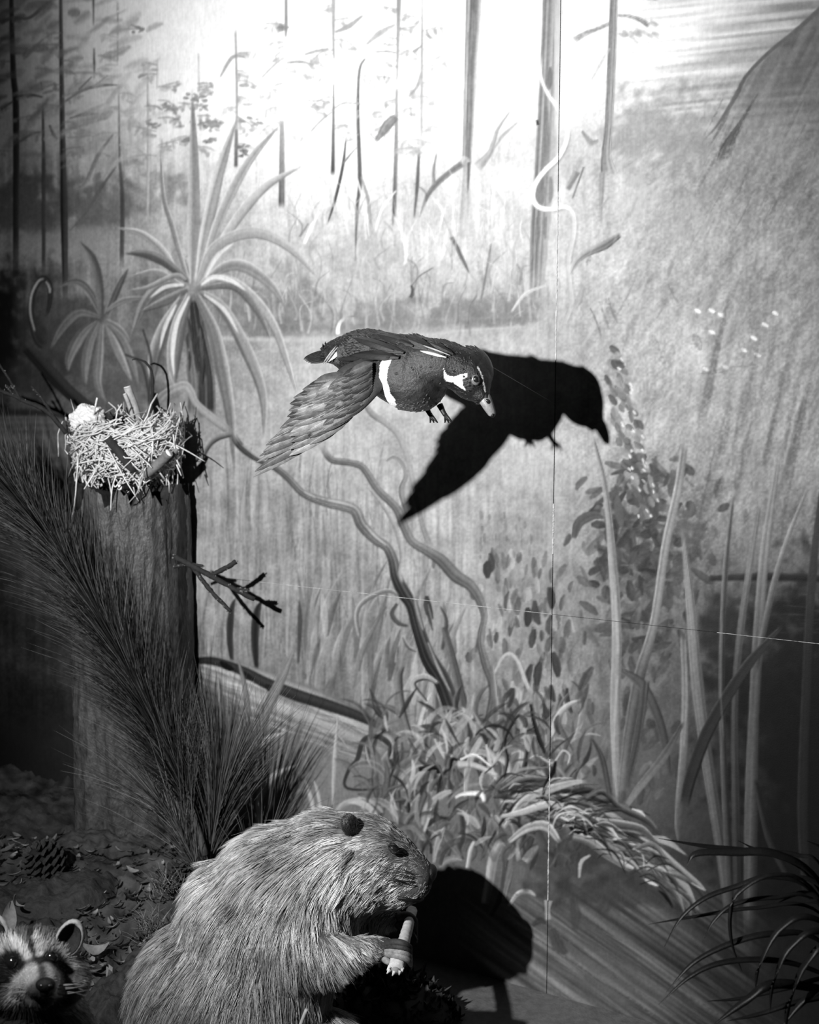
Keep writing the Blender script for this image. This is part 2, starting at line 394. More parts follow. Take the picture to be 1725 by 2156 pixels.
stroke([(1180, -150), (1177, 60), (1174, 300)], [22, 20, 10], .82, a=.75, dry=.3); stroke([(1150, 220), (1152, 300), (1142, 400)], [8, 12, 8], .42, a=.8)
for x, y, l, w in [(1138, 410, 70, 26), (1146, 300, 80, 14), (1158, 165, 50, 14), (1130, 485, 60, 14), (1158, 400, 60, 14), (1150, 480, 50, 10)]: dab(x, y, l, w, 1.62, .42, a=.85)
stroke([(1131, 253), (1133, 264)], [5, 6], .18)
stroke([(1296, -150), (1293, 0), (1289, 120), (1283, 260), (1278, 330), (1284, 372)], [15, 16, 18, 17, 22, 40], [.52, .52, .50, .48, .46, .50], hi=.14, lo=-.06, streak=.14, soft=.9)
for P, w, v in [([(1288, 48), (1255, 62), (1235, 70), (1207, 86)], [8, 9, 12, 14], .56), ([(1300, 32), (1335, 36), (1370, 55)], [5, 7, 12], .55), ([(1285, 100), (1265, 135), (1240, 178)], [4, 7, 3], .72), ([(1300, 70), (1330, 78), (1345, 92)], [3, 8, 4], .70), ([(1320, -10), (1390, 0)], [8, 4], .5)]:
    stroke(P, w, v, a=.85, soft=1.6, dry=.25, streak=.1)
for i in range(16): dab(1320 + U(-10, 70), 55 + U(-8, 22), U(14, 26), U(8, 14), U(.2, 1.2), U(.62, .74), a=.6, soft=2)
VINE = [(1142, 112), (1139, 160), (1152, 195), (1172, 225), (1191, 262), (1194, 290), (1178, 328), (1148, 358), (1127, 388), (1122, 418), (1136, 437), (1162, 441), (1188, 436), (1206, 450), (1208, 490), (1197, 545), (1200, 600), (1203, 640), (1190, 680), (1180, 730)]
stroke([(x + 5, y + 3) for x, y in VINE[4:]], [5, 8, 8, 8], .50, a=.5, soft=2)
stroke(VINE, [5, 7, 9, 10, 10, 9, 11, 10, 8], [.90, .92, .94, .92, .90, .84, .74, .66, .60], hi=.04, lo=-.10, streak=.05)
stroke([(1308, 493), (1275, 515), (1235, 533), (1212, 552), (1199, 580)], [10, 20, 16, 12, 8], [.36, .38, .46, .52, .58], hi=-.05, lo=.10, streak=.1)
for P, w, v in [([(976, 343), (945, 365), (915, 392), (897, 420), (884, 460)], [14, 12, 12, 8, 2], .36), ([(914, 390), (913, 360), (920, 320)], [9, 6, 2], .44), ([(1076, 232), (1050, 270), (1040, 300), (1030, 325), (1003, 355)], [3, 6, 9, 12, 22], .55), ([(1092, 256), (1060, 285), (1040, 315)], [3, 7, 2], .60),
      ([(950, 498), (962, 520), (975, 548), (990, 578)], [8, 9, 8, 3], .34), ([(1035, 510), (1028, 560), (1012, 640)], [3, 7, 5], .44), ([(866, 600), (870, 615), (864, 628)], [4, 8, 6], .22), ([(868, 600), (885, 580), (915, 562)], [3, 3, 2], .4), ([(870, 595), (866, 560), (850, 530)], [4, 3, 2], .5),
      ([(830, 455), (848, 490), (855, 540), (850, 560)], [5, 8, 6, 3], .84), ([(672, 445), (655, 480), (640, 515)], [3, 7, 5], .86), ([(650, 470), (630, 500)], [4, 5], .42), ([(760, 370), (775, 420), (782, 480)], [4, 7, 3], .46), ([(740, 340), (770, 440), (778, 500)], [3, 5, 3], .8), ([(835, 400), (805, 440), (790, 490)], [3, 5, 3], .82),
      ([(1005, 620), (990, 650), (985, 690)], [4, 5, 2], .44), ([(1150, 600), (1105, 620), (1075, 660)], [4, 7, 4], .70), ([(1230, 600), (1220, 630), (1208, 650)], [6, 16, 10], .50), ([(1215, 360), (1195, 400)], [16, 10], .5), ([(1230, 350), (1205, 420)], [4, 3], .40),
      ([(1268, 360), (1266, 430), (1266, 475)], [14, 8, 3], .52), ([(1268, 435), (1283, 415)], [6, 2], .54), ([(1225, 275), (1245, 300), (1262, 295)], [5, 14, 5], .55)]:
    stroke(P, w, v, streak=.08, soft=1.2, a=.9)
for i in range(60): stroke([(U(600, 1100), U(520, 600))] * 1 + [], 1, .5) if False else None
for i in range(90):
    x = U(600, 1120); y = U(420, 600); l = U(40, 100); b = A[int((y + MY) / CS), int((x + MX) / CS)]
    stroke([(x, y), (x + U(-10, 10), y - l * .5), (x + U(-30, 30), y - l)], [U(2, 5), U(3, 6), 1], b + U(-.14, .16), a=.6, soft=1.2)
# --- hillside on the right
X = np.arange(CW) * CS - MX; Y = np.arange(CH) * CS - MY
hx = np.interp(Y, [-300, 20, 110, 160, 200, 260, 300, 420], [2050, 1725, 1622, 1572, 1552, 1512, 1480, 1380])
hm = np.clip((X[None] - hx[:, None]) / 14 + .5, 0, 1) * np.clip((330 - Y) / 160, 0, 1)[:, None]
A[:] = A * (1 - hm * .8) + (.44 + dg * .16 - .0004 * np.maximum(X[None] - 1500, 0)) * hm * .8
stroke([(2040, -290), (1725, 20), (1622, 108), (1572, 160), (1551, 200), (1512, 262), (1478, 300)], [10, 9, 8, 7, 10, 5, 2], [.34, .34, .32, .30, .30, .34, .45], lo=.05, streak=.05)
for i in range(90):
    x = U(1500, 2000); y = U(150, 420); l = U(60, 190)
    stroke([(x, y), (x - l * .22, y + l * .5), (x - l * .5, y + l)], [2, U(3, 8), 1], U(.30, .58), a=U(.3, .7), soft=1, dry=.6)
for i in range(14): stroke([(1600 - i * 4 + U(-4, 4), 190 + i * 6), (1560 - i * 3, 270 + i * 3), (1535 - i * 2, 340)], [1, U(4, 7), 1], U(.24, .36), a=.75, dry=.5)
for i in range(70): dab(U(1290, 1420), U(310, 440), U(14, 40), U(6, 14), U(-1.1, -.4), U(.62, .80), a=U(.25, .6), soft=2, dry=.8)
for i in range(160):
    x = U(1250, 2000); y = U(380, 1000); l = U(40, 150); sl = U(.2, .9)
    b = A[int((y + MY) / CS), int((x + MX) / CS)]
    stroke([(x, y), (x - l * .3 * sl, y + l * .5), (x - l * .7 * sl, y + l)], [2, U(4, 12), 2], b + U(-.11, .10), a=U(.3, .7), soft=2, dry=.5)
for x, y in [(1633, 660), (1612, 684), (1588, 712), (1596, 747), (1566, 738), (1488, 777), (1499, 654), (1529, 773), (1519, 663), (1470, 655), (1500, 700)]:
    dab(x, y, 16, 10, .5, .84, a=.9); dab(x - 4, y + 10, 14, 10, .9, .46, a=.6, soft=2)
stroke([(1600, 762), (1560, 772), (1510, 782), (1470, 786)], [5, 6, 8, 3], .44, a=.8, dry=.4)
for x, y, l, w, an, v in [(1470, 720, 40, 24, 1.2, .46), (1505, 725, 44, 26, 1.3, .48), (1560, 720, 40, 16, 1.4, .48), (1290, 655, 60, 22, 1.2, .44), (1255, 680, 70, 6, 1.2, .40), (1275, 670, 80, 6, 1.2, .42), (1390, 740, 80, 18, 1.2, .46), (1420, 620, 60, 8, 1.1, .44), (1240, 550, 22, 14, 2, .46)]:
    dab(x, y, l, w, an, v, a=.75, soft=1.5, dry=.5)
# --- left plants: dark patches, bottle palm, small palm, curled frond
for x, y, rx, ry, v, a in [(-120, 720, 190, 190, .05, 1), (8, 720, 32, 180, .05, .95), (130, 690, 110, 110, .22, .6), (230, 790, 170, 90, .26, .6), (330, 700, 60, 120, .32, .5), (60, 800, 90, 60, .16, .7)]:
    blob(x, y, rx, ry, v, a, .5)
stroke([(-200, 930), (60, 925), (200, 935), (330, 960)], [90, 110, 110, 80], .40, a=.75, soft=8, streak=.10)
stroke([(-200, 872), (60, 868), (150, 880)], [12, 14, 6], .10, a=.8, soft=4)
stroke([(52, 728), (110, 790), (165, 842), (240, 890)], [26, 30, 26, 18], .13, hi=.05, soft=2)
PALM = []
def pl(P, w, v, **k): leaf([((x) / 2.875, 500 + y / 2.875) for x, y in P], w, v, streak=.07, **k)
stroke([(404, 630), (412, 700), (424, 790), (424, 880)], [26, 44, 56, 60], [.22, .24, .28, .24], hi=-.04, lo=.06, streak=.14, soft=1.5)
for i in range(26): dab(415 + U(-22, 24), U(650, 860), U(30, 70), U(4, 9), 1.5 + U(-.15, .15), U(.12, .34), a=.8)
for P, w, v in [([(620, 480), (480, 450), (380, 540), (300, 680)], 26, .34), ([(610, 470), (540, 330), (460, 268), (340, 300)], 20, .36), ([(612, 480), (600, 300), (560, 130), (480, 20)], 26, .36), ([(640, 470), (700, 330), (780, 180)], 22, .32), ([(640, 450), (750, 380), (900, 360)], 16, .40),
      ([(600, 500), (500, 580), (420, 720), (410, 820)], 30, .38), ([(600, 510), (540, 640), (510, 800), (520, 900)], 28, .38), ([(615, 510), (600, 700), (590, 880), (640, 1000)], 26, .42), ([(640, 500), (720, 560), (790, 640)], 24, .42), ([(640, 520), (720, 700), (800, 880)], 22, .48), ([(650, 520), (740, 620), (800, 760), (840, 900)], 22, .40)]:
    pl(P, w * .8, v, hi=.14, lo=-.06, soft=2)
for P, w, v in [([(1150, 290), (1090, 100), (1040, -80), (990, -250), (970, -560)], 20, .60), ([(1165, 280), (1170, 0), (1175, -400), (1162, -910)], 44, .62), ([(1190, 280), (1250, -60), (1330, -400), (1440, -740)], 44, .64), ([(1205, 280), (1330, -120), (1500, -450), (1710, -700)], 36, .68), ([(1215, 280), (1400, -60), (1600, -300), (1840, -440)], 36, .66),
      ([(1080, 250), (1000, 100), (860, -20), (700, -60)], 30, .54), ([(1190, 290), (1300, 60), (1530, -30), (1750, 60), (1950, 270)], 42, .54), ([(1200, 300), (1360, 180), (1490, 180), (1640, 290), (1740, 440)], 44, .52), ([(1210, 300), (1350, 250), (1500, 330), (1650, 520), (1740, 760), (1800, 960)], 34, .54),
      ([(1200, 320), (1350, 430), (1500, 700), (1590, 950), (1600, 1220)], 44, .44), ([(1180, 330), (1290, 560), (1345, 800), (1395, 1080), (1425, 1450)], 52, .42), ([(1150, 270), (1000, 150), (880, 100), (750, 95)], 38, .36), ([(1130, 290), (1000, 290), (880, 390), (790, 610)], 42, .42), ([(1120, 305), (960, 210), (800, 230)], 22, .52),
      ([(1140, 310), (1010, 380), (850, 450)], 34, .36), ([(1110, 350), (990, 560), (930, 760), (925, 900)], 52, .40), ([(1150, 340), (1080, 540), (1050, 760), (1060, 900)], 56, .42), ([(1200, 310), (1420, 300), (1560, 450), (1640, 620)], 30, .40), ([(1130, 260), (1060, 230), (900, 300), (780, 320)], 20, .46)]:
    pl(P, w * .60, v - (.10 if P[-1][1] < -200 else .03), hi=.20 if P[-1][0] > 1150 else -.08, lo=-.10 if P[-1][0] > 1150 else .24, soft=1.6)
for P, w in [([(1215, 290), (1290, 240), (1400, 262), (1500, 330)], 10), ([(1240, 250), (1320, 110), (1420, 30)], 8), ([(1150, 345), (1070, 520), (1045, 700), (1055, 860)], 10), ([(1070, 400), (1000, 540), (965, 690)], 8), ([(1230, 340), (1360, 440), (1450, 590)], 8), ([(1120, 285), (1000, 300), (900, 370)], 8)]:
    pl(P, w * 1.1, .78, a=.85, soft=1.5)
stroke([(95, 730), (78, 715), (66, 670), (68, 625), (80, 596), (93, 587), (103, 598), (106, 620), (102, 650), (95, 670)], [20, 18, 14, 13, 13, 13, 13, 12, 9, 4], .16, lo=.0, hi=.0, soft=1.5)
stroke([(74, 700), (64, 660), (66, 622), (80, 593), (94, 586)], [3, 5, 5, 5, 3], .62, a=.9, soft=1.4); stroke([(96, 592), (104, 604), (105, 618)], [3, 6, 4], .55, soft=1.4)
for P in [[(300, 690), (318, 760), (312, 860)], [(262, 745), (300, 770), (318, 860)]]: stroke(P, [4, 6, 3], .16, a=.8, soft=1.5)
# reeds in the middle, vertical
for i in range(330):
    x = U(420, 900); y = U(1050, 1480); l = U(60, 220)
    if x > 800 and y < 1150: continue
    stroke([(x, y), (x + U(-5, 5), y - l * .5), (x + U(-16, 16), y - l)], [U(2, 5), U(2, 6), 1], U(.30, .64) - .0001 * (y - 1050), a=U(.25, .6), soft=1.2, dry=.3)
for i in range(120):
    x = U(640, 960); y = U(1330, 1560); l = U(60, 170); lean = U(-.1, .45)
    leaf([(x, y), (x + lean * l * .3, y - l * .5), (x + lean * l, y - l)], U(6, 16), U(.26, .60), a=U(.5, .9), hi=.08)
for P, w, v in [([(490, 1405), (484, 1340), (488, 1285), (496, 1258)], 15, .18), ([(541, 1415), (537, 1350), (541, 1290), (553, 1262)], 18, .15), ([(548, 1415), (552, 1330), (555, 1280)], 7, .45), ([(498, 1400), (500, 1300)], 6, .5), ([(628, 1400), (632, 1310), (630, 1260)], 10, .24)]: leaf(P, w, v, soft=1.2)
# fallen log with the dark edge
stroke([(395, 1400), (470, 1425), (560, 1462), (660, 1500), (760, 1545), (820, 1580)], [60, 80, 96, 100, 90, 60], [.56, .56, .54, .52, .46, .40], streak=.16, soft=3, a=.9)
for i in range(90):
    x = U(400, 740); y0_ = 1400 + (x - 400) * .40 + U(-20, 70)
    stroke([(x, y0_), (x + 35, y0_ + U(6, 14)), (x + U(60, 110), y0_ + U(22, 44))], [1, U(2, 5), 1], U(.34, .76), a=U(.4, .8))
stroke([(400, 1392), (450, 1392), (510, 1412), (560, 1438), (620, 1462), (700, 1488), (760, 1510), (835, 1548)], [12, 18, 20, 24, 26, 24, 20, 6], .15, hi=.03, lo=.02, soft=2, streak=.05)
for x, y in [(478, 1402), (520, 1424), (574, 1450)]: dab(x, y, 36, 18, .5, .08)
# water and foreground blades
blob(640, 1640, 150, 90, .46, .6, .8)
for P, w, v in [([(538, 1640), (542, 1590), (560, 1558), (602, 1541)], 16, .74), ([(545, 1740), (548, 1680), (575, 1635), (632, 1608)], 17, .76), ([(701, 1700), (705, 1600), (712, 1500)], 10, .62), ([(530, 1620), (556, 1510), (592, 1430), (622, 1362)], 24, .46), ([(664, 1730), (655, 1680), (642, 1640)], 10, .70), ([(678, 1720), (670, 1670), (660, 1640)], 9, .66),
      ([(596, 1730), (610, 1680), (660, 1655)], 10, .56), ([(700, 1720), (730, 1690), (800, 1688), (860, 1715)], 14, .60), ([(820, 1640), (790, 1640), (740, 1660)], 10, .36), ([(470, 1620), (468, 1500), (458, 1420)], 14, .56), ([(430, 1600), (432, 1500), (424, 1430)], 12, .48), ([(515, 1600), (520, 1480), (500, 1380)], 14, .44)]: leaf(P, w, v, lo=-.16, soft=1.2)
stroke([(830, 1660), (732, 1660), (735, 1620), (752, 1600), (765, 1560), (790, 1550), (815, 1562), (842, 1592)], [4, 6, 8, 10, 11, 11, 12, 6], .17, hi=.04)
# leaf dabs to the right of the stems
for i in range(210):
    x = rs.normal(1110, 62); y = U(1170, 1560)
    dab(x, y, U(18, 46), U(9, 20), 1.55 + U(-.35, .35), rs.choice([.24, .30, .36, .44, .58]), a=U(.5, .95), hi=.08, soft=1)
for x, y in [(1033, 1185), (1028, 1200), (1110, 1300), (1122, 1345), (1135, 1420), (1132, 1290), (1160, 1260), (1170, 1400), (1165, 1460), (1115, 1420), (1150, 1500), (1200, 1475), (905, 1280), (1075, 1470)]: dab(x, y, U(34, 60), U(16, 24), 1.5 + U(-.2, .3), .20, a=.95)
for i in range(46): dab(U(1010, 1120), U(1080, 1180), U(10, 26), U(6, 11), 1.5, U(.36, .52), a=.6)
stroke([(1040, 1420), (1058, 1385), (1075, 1376), (1092, 1395), (1105, 1430), (1118, 1460)], [3, 6, 7, 7, 9, 6], .62)
stroke([(1068, 1500), (1082, 1530), (1105, 1540), (1128, 1530)], [3, 4, 4, 3], .18)
# --- pale curling branch into the long twisted stems
def limb(P, w, v, **k):
    stroke(P, w, v, hi=k.pop('hi', .16), lo=k.pop('lo', -.10), streak=.10, soft=1.1, **k)
limb([(300, 878), (325, 858), (345, 832), (385, 812), (400, 822), (412, 848), (440, 875), (470, 898), (490, 915)], [16, 16, 18, 18, 16, 15, 18, 18, 14], [.34, .38, .46, .54, .54, .50, .50, .46, .36], hi=.14)
limb([(420, 1010), (428, 960), (450, 925), (490, 912)], [4, 10, 16, 12], [.30, .34, .34, .30])
limb([(488, 910), (505, 938), (535, 962), (580, 985), (610, 1010), (640, 1040), (690, 1058), (720, 1064), (748, 1075), (762, 1105), (790, 1135), (815, 1152), (828, 1180), (835, 1215), (852, 1250), (868, 1275), (880, 1320), (893, 1360), (905, 1390), (930, 1430), (948, 1475), (965, 1520), (990, 1575)],
     [16, 16, 14, 14, 15, 16, 22, 24, 24, 24, 22, 20, 22, 24, 28, 26, 26, 30, 34, 36, 38, 44, 48], [.26, .24, .28, .32, .34, .36, .42, .44, .42, .36, .40, .38, .30, .22, .18, .20, .20, .18, .17, .18, .20, .22, .28], hi=.10, lo=-.08)
for P in [[(690, 1052), (720, 1058), (745, 1066)], [(770, 1105), (790, 1128), (815, 1150)], [(510, 935), (540, 958), (580, 980)], [(868, 1240), (880, 1290), (892, 1330)], [(640, 1035), (665, 1048)], [(900, 1350), (925, 1410), (950, 1460)]]: stroke(P, [3, 6, 3], .60, a=.7)
limb([(676, 938), (698, 968), (735, 974), (765, 985), (795, 1030), (835, 1070), (850, 1105), (868, 1140), (900, 1160), (930, 1180), (960, 1212), (990, 1232), (1010, 1262), (1020, 1300), (1012, 1345), (1022, 1395), (1040, 1450), (1030, 1510), (1015, 1560), (1030, 1620)],
     [12, 14, 14, 15, 16, 18, 20, 18, 20, 26, 28, 24, 20, 14, 14, 18, 20, 16, 14, 12], [.34, .34, .36, .36, .38, .38, .38, .40, .38, .32, .34, .36, .36, .40, .38, .36, .34, .36, .38, .44], hi=.12)
limb([(768, 850), (785, 872), (812, 890), (838, 912), (855, 950), (868, 1000), (880, 1060), (895, 1120), (915, 1165)], [10, 14, 14, 16, 14, 12, 10, 12, 14], [.40, .42, .46, .50, .50, .50, .48, .46, .42], hi=.16)
limb([(812, 972), (828, 962), (845, 972), (856, 1000), (846, 1030), (852, 1062), (866, 1100)], [4, 8, 9, 10, 12, 12, 8], [.44, .46, .46, .44, .40, .42, .44])
limb([(775, 1025), (805, 1062), (832, 1110), (846, 1165), (842, 1205), (848, 1230)], [6, 8, 9, 9, 8, 6], .46, hi=.08)
limb([(758, 1345), (750, 1300), (760, 1272), (790, 1252), (820, 1244), (842, 1256)], [7, 9, 10, 10, 9, 6], .42)
limb([(838, 1270), (826, 1292), (840, 1312), (862, 1318)], [6, 10, 10, 5], .30); limb([(900, 1270), (905, 1300), (912, 1330)], [2, 10, 3], .26); limb([(848, 1340), (860, 1362), (878, 1372)], [3, 9, 3], .36)
limb([(930, 1370), (938, 1310), (926, 1275)], [8, 12, 3], .34); limb([(1000, 1590), (985, 1530), (968, 1450), (940, 1340), (930, 1320)], [10, 24, 20, 14, 4], .30, hi=.12)
limb([(1035, 1400), (1040, 1450), (1045, 1520), (1026, 1570)], [10, 12, 12, 10], .42)
# --- curling shrub and the pale tangle
for i in range(330):
    x = U(760, 1230); y = U(1530, 1830)
    if y > 1760 and x < 860: continue
    l = U(35, 120); an = U(-2.3, -.7); c = U(-.9, .9)
    P = [(x, y)]; a_ = an
    for k in range(4):
        P.append((P[-1][0] + math.cos(a_) * l / 4, P[-1][1] + math.sin(a_) * l / 4)); a_ += c * .7
    stroke(P, [U(3, 8), U(6, 18), U(6, 16), 3], rs.choice([.20, .26, .32, .40, .50, .62], p=[.16, .2, .22, .2, .14, .08]), a=U(.6, .95), hi=U(-.05, .16), lo=U(-.12, .05), streak=.12)
for P, w, v in [([(980, 1680), (985, 1620), (1000, 1580), (1018, 1548)], [8, 16, 18, 12], .66), ([(1045, 1560), (1020, 1540), (1002, 1552)], [10, 18, 10], .28), ([(1022, 1560), (1030, 1600), (1046, 1645)], [4, 10, 6], .82), ([(962, 1610), (1000, 1612), (1050, 1635)], [22, 16, 12], .76), ([(968, 1600), (1000, 1590), (1035, 1615)], [6, 8, 4], .92),
      ([(1060, 1640), (1068, 1600), (1062, 1560), (1080, 1520), (1098, 1500)], [8, 9, 8, 10, 4], .20), ([(1050, 1720), (1085, 1660), (1105, 1610), (1110, 1560)], [6, 16, 14, 8], .24), ([(1022, 1790), (1050, 1740), (1082, 1690)], [4, 8, 10], .26), ([(905, 1690), (900, 1720), (890, 1760)], [14, 16, 8], .60), ([(890, 1740), (900, 1700), (930, 1675), (955, 1665)], [10, 18, 20, 8], .66),
      ([(958, 1680), (975, 1672), (1012, 1672), (1020, 1690)], [6, 10, 16, 8], .88), ([(945, 1640), (950, 1600), (965, 1600)], [8, 12, 6], .14), ([(880, 1620), (920, 1615), (925, 1630)], [12, 16, 10], .10), ([(870, 1560), (850, 1500), (840, 1430), (850, 1400)], [6, 14, 20, 8], .40), ([(900, 1480), (870, 1440), (895, 1425), (925, 1440)], [8, 16, 18, 8], .44),
      ([(1118, 1480), (1125, 1520), (1138, 1560), (1150, 1590)], [6, 10, 12, 6], .14), ([(1020, 1905), (1030, 1860), (1038, 1810), (1055, 1770)], [20, 24, 26, 24], .70), ([(985, 1830), (992, 1790), (1000, 1770)], [12, 14, 8], .72), ([(1030, 1930), (1055, 1880), (1066, 1800)], [14, 20, 14], .30), ([(1060, 1900), (1075, 1830), (1080, 1790)], [12, 18, 14], .52),
      ([(1105, 1815), (1120, 1795), (1138, 1780)], [22, 24, 6], .80), ([(1070, 1910), (1090, 1882), (1112, 1878), (1130, 1888)], [6, 12, 16, 4], .78), ([(1195, 1612), (1200, 1590), (1185, 1580), (1172, 1598), (1160, 1606), (1130, 1590), (1110, 1600)], [4, 6, 6, 5, 4, 4, 3], .74)]:
    stroke(P, [x * .8 for x in w], v - .05 if v > .5 else v, hi=.08, lo=-.24, streak=.16)
for i in range(120):
    x = U(770, 1220); y = U(1500, 1840)
    if y > 1760 and x < 880: continue
    l = U(30, 95); a_ = U(-2.4, -.7); c = U(-.8, .8); P = [(x, y)]
    for k in range(4): P.append((P[-1][0] + math.cos(a_) * l / 4, P[-1][1] + math.sin(a_) * l / 4)); a_ += c * .7
    stroke(P, [2, U(4, 12), U(4, 9), 1], rs.choice([.12, .16, .20, .28, .46, .66]), a=U(.5, .95), streak=.1)
# pale driftwood roots sweeping right and down
blob(1180, 1800, 120, 90, .20, .6, .6); blob(1330, 1800, 150, 60, .20, .7, .5); blob(1270, 1880, 190, 40, .20, .6, .5)
for i in range(170):
    t = U(0, 1); x = 1050 + 360 * t + U(-30, 20); y = 1650 + 190 * t * t + U(-5, 70) * (1 - .4 * t)
    l = U(50, 130); an = .0 + .75 * t + U(-.45, .3)
    stroke([(x, y), (x + math.cos(an - .25) * l * .5, y + math.sin(an - .25) * l * .5), (x + math.cos(an) * l, y + math.sin(an) * l)], [2, U(7, 20), 1], rs.choice([.12, .20, .30, .42, .56, .74], p=[.24, .24, .2, .14, .10, .08]), a=U(.6, .95), hi=.10, lo=-.12, streak=.14)
for P, w, v in [([(1060, 1745), (1100, 1690), (1150, 1665), (1200, 1650), (1235, 1645)], [8, 22, 26, 18, 8], .74), ([(1055, 1720), (1100, 1710), (1150, 1695), (1215, 1700)], [10, 20, 24, 8], .70), ([(1070, 1775), (1110, 1745), (1150, 1740), (1180, 1775)], [14, 26, 30, 12], .64), ([(1205, 1760), (1240, 1770), (1280, 1800), (1330, 1835)], [30, 28, 26, 10], .62), ([(1300, 1808), (1325, 1825), (1335, 1830)], [4, 14, 10], .86),
      ([(1352, 1848), (1370, 1858), (1388, 1866)], [4, 12, 4], .84), ([(1230, 1685), (1270, 1665), (1310, 1700), (1360, 1725), (1385, 1750)], [16, 24, 24, 22, 10], .34), ([(1330, 1703), (1350, 1710), (1360, 1720)], [4, 10, 3], .80), ([(1345, 1762), (1385, 1785), (1430, 1825), (1470, 1860), (1487, 1876)], [6, 12, 14, 12, 3], .78), ([(1330, 1790), (1375, 1778), (1410, 1820)], [6, 18, 6], .42),
      ([(1455, 1858), (1475, 1870), (1488, 1876)], [3, 6, 2], .9), ([(1260, 1730), (1300, 1735), (1350, 1745), (1380, 1770)], [20, 28, 22, 6], .44), ([(1190, 1715), (1215, 1745), (1250, 1740)], [14, 30, 10], .07), ([(1222, 1740), (1235, 1750), (1250, 1735)], [14, 26, 12], .05), ([(1180, 1720), (1200, 1728), (1212, 1718)], [6, 12, 4], .84), ([(1185, 1738), (1210, 1738)], [10, 6], .8), ([(1225, 1715), (1240, 1702), (1250, 1712)], [5, 7, 4], .74),
      ([(1220, 1850), (1225, 1815), (1245, 1800)], [6, 14, 6], .60), ([(1140, 1690), (1150, 1650), (1165, 1625), (1170, 1600)], [6, 10, 12, 8], .12)]:
    stroke(P, [x * .72 for x in w], v - .06 if v > .5 else v, hi=.10, lo=-.26, streak=.16)
for i in range(70):
    t = U(0, 1); x = 1040 + 330 * t + U(-30, 20); y = 1655 + 170 * t * t + U(-10, 90) * (1 - .4 * t)
    l = U(30, 90); an = .75 * t + U(-.9, .5)
    stroke([(x, y), (x + math.cos(an - .5) * l * .5, y + math.sin(an - .5) * l * .5), (x + math.cos(an) * l, y + math.sin(an) * l)], [1, U(2, 6), 1], rs.choice([.10, .16, .30, .60, .80]), a=U(.6, .95), streak=.1)
# bank sweeping to the right, lowest part of the wall
for i in range(260):
    x = U(1000, 1900); y = 1890 + (x - 1050) * .42 + U(-30, 260); l = U(60, 220)
    b = .40 - .00032 * max(0, x - 1200)
    stroke([(x, y), (x + l * .5, y + l * .30), (x + l, y + l * .66)], [1, U(2, 9), 1], b + U(-.12, .15), a=U(.3, .75), soft=1, dry=.6)
for P, w in [([(1207, 1890), (1212, 1925), (1210, 1962)], [12, 22, 6]), ([(1160, 1955), (1175, 1990), (1195, 2010)], [16, 26, 8]), ([(1120, 1950), (1138, 1938), (1150, 1945)], [8, 14, 6])]: stroke(P, w, .24, a=.8, soft=3)
stroke([(1155, 1895), (1153, 1915), (1155, 1938)], [18, 10, 12], .66, a=.8)
# --- dark shrub, leafy vine and tall reeds on the right
for i in range(330):
    x = rs.normal(1350, 58); y = rs.normal(1160, 110)
    if y > 1420 or y < 960: continue
    dab(x, y, U(22, 62), U(12, 28), U(0, 3.1), rs.choice([.16, .20, .25, .32, .42], p=[.25, .3, .2, .15, .1]), a=U(.4, .85), soft=1.6)
for i in range(140): dab(rs.normal(1430, 50), U(1000, 1300), U(20, 50), U(10, 22), U(.8, 2.2), U(.22, .36), a=U(.3, .7), soft=2.5, dry=.5)
for i in range(90):
    t = U(0, 1); x = 1290 + 70 * t + U(-24, 24); y = 745 + 330 * t + U(-15, 15)
    dab(x, y, U(18, 34), U(12, 20), U(.6, 1.4), rs.choice([.26, .34, .42, .50]), a=.85)
    if U(0, 1) < .45: dab(x + 8, y + 8, U(8, 13), U(4, 7), U(.6, 1.4), .80, a=.9)
leaf([(1208, 1135), (1220, 1100), (1250, 1085), (1275, 1092)], 22, .28); leaf([(1310, 1110), (1302, 1070), (1300, 1040)], 20, .26)
for i in range(120): dab(U(1210, 1480), U(1280, 1680), U(22, 60), U(10, 26), U(.9, 2.4), rs.choice([.18, .24, .30, .40]), a=U(.3, .7), soft=2)
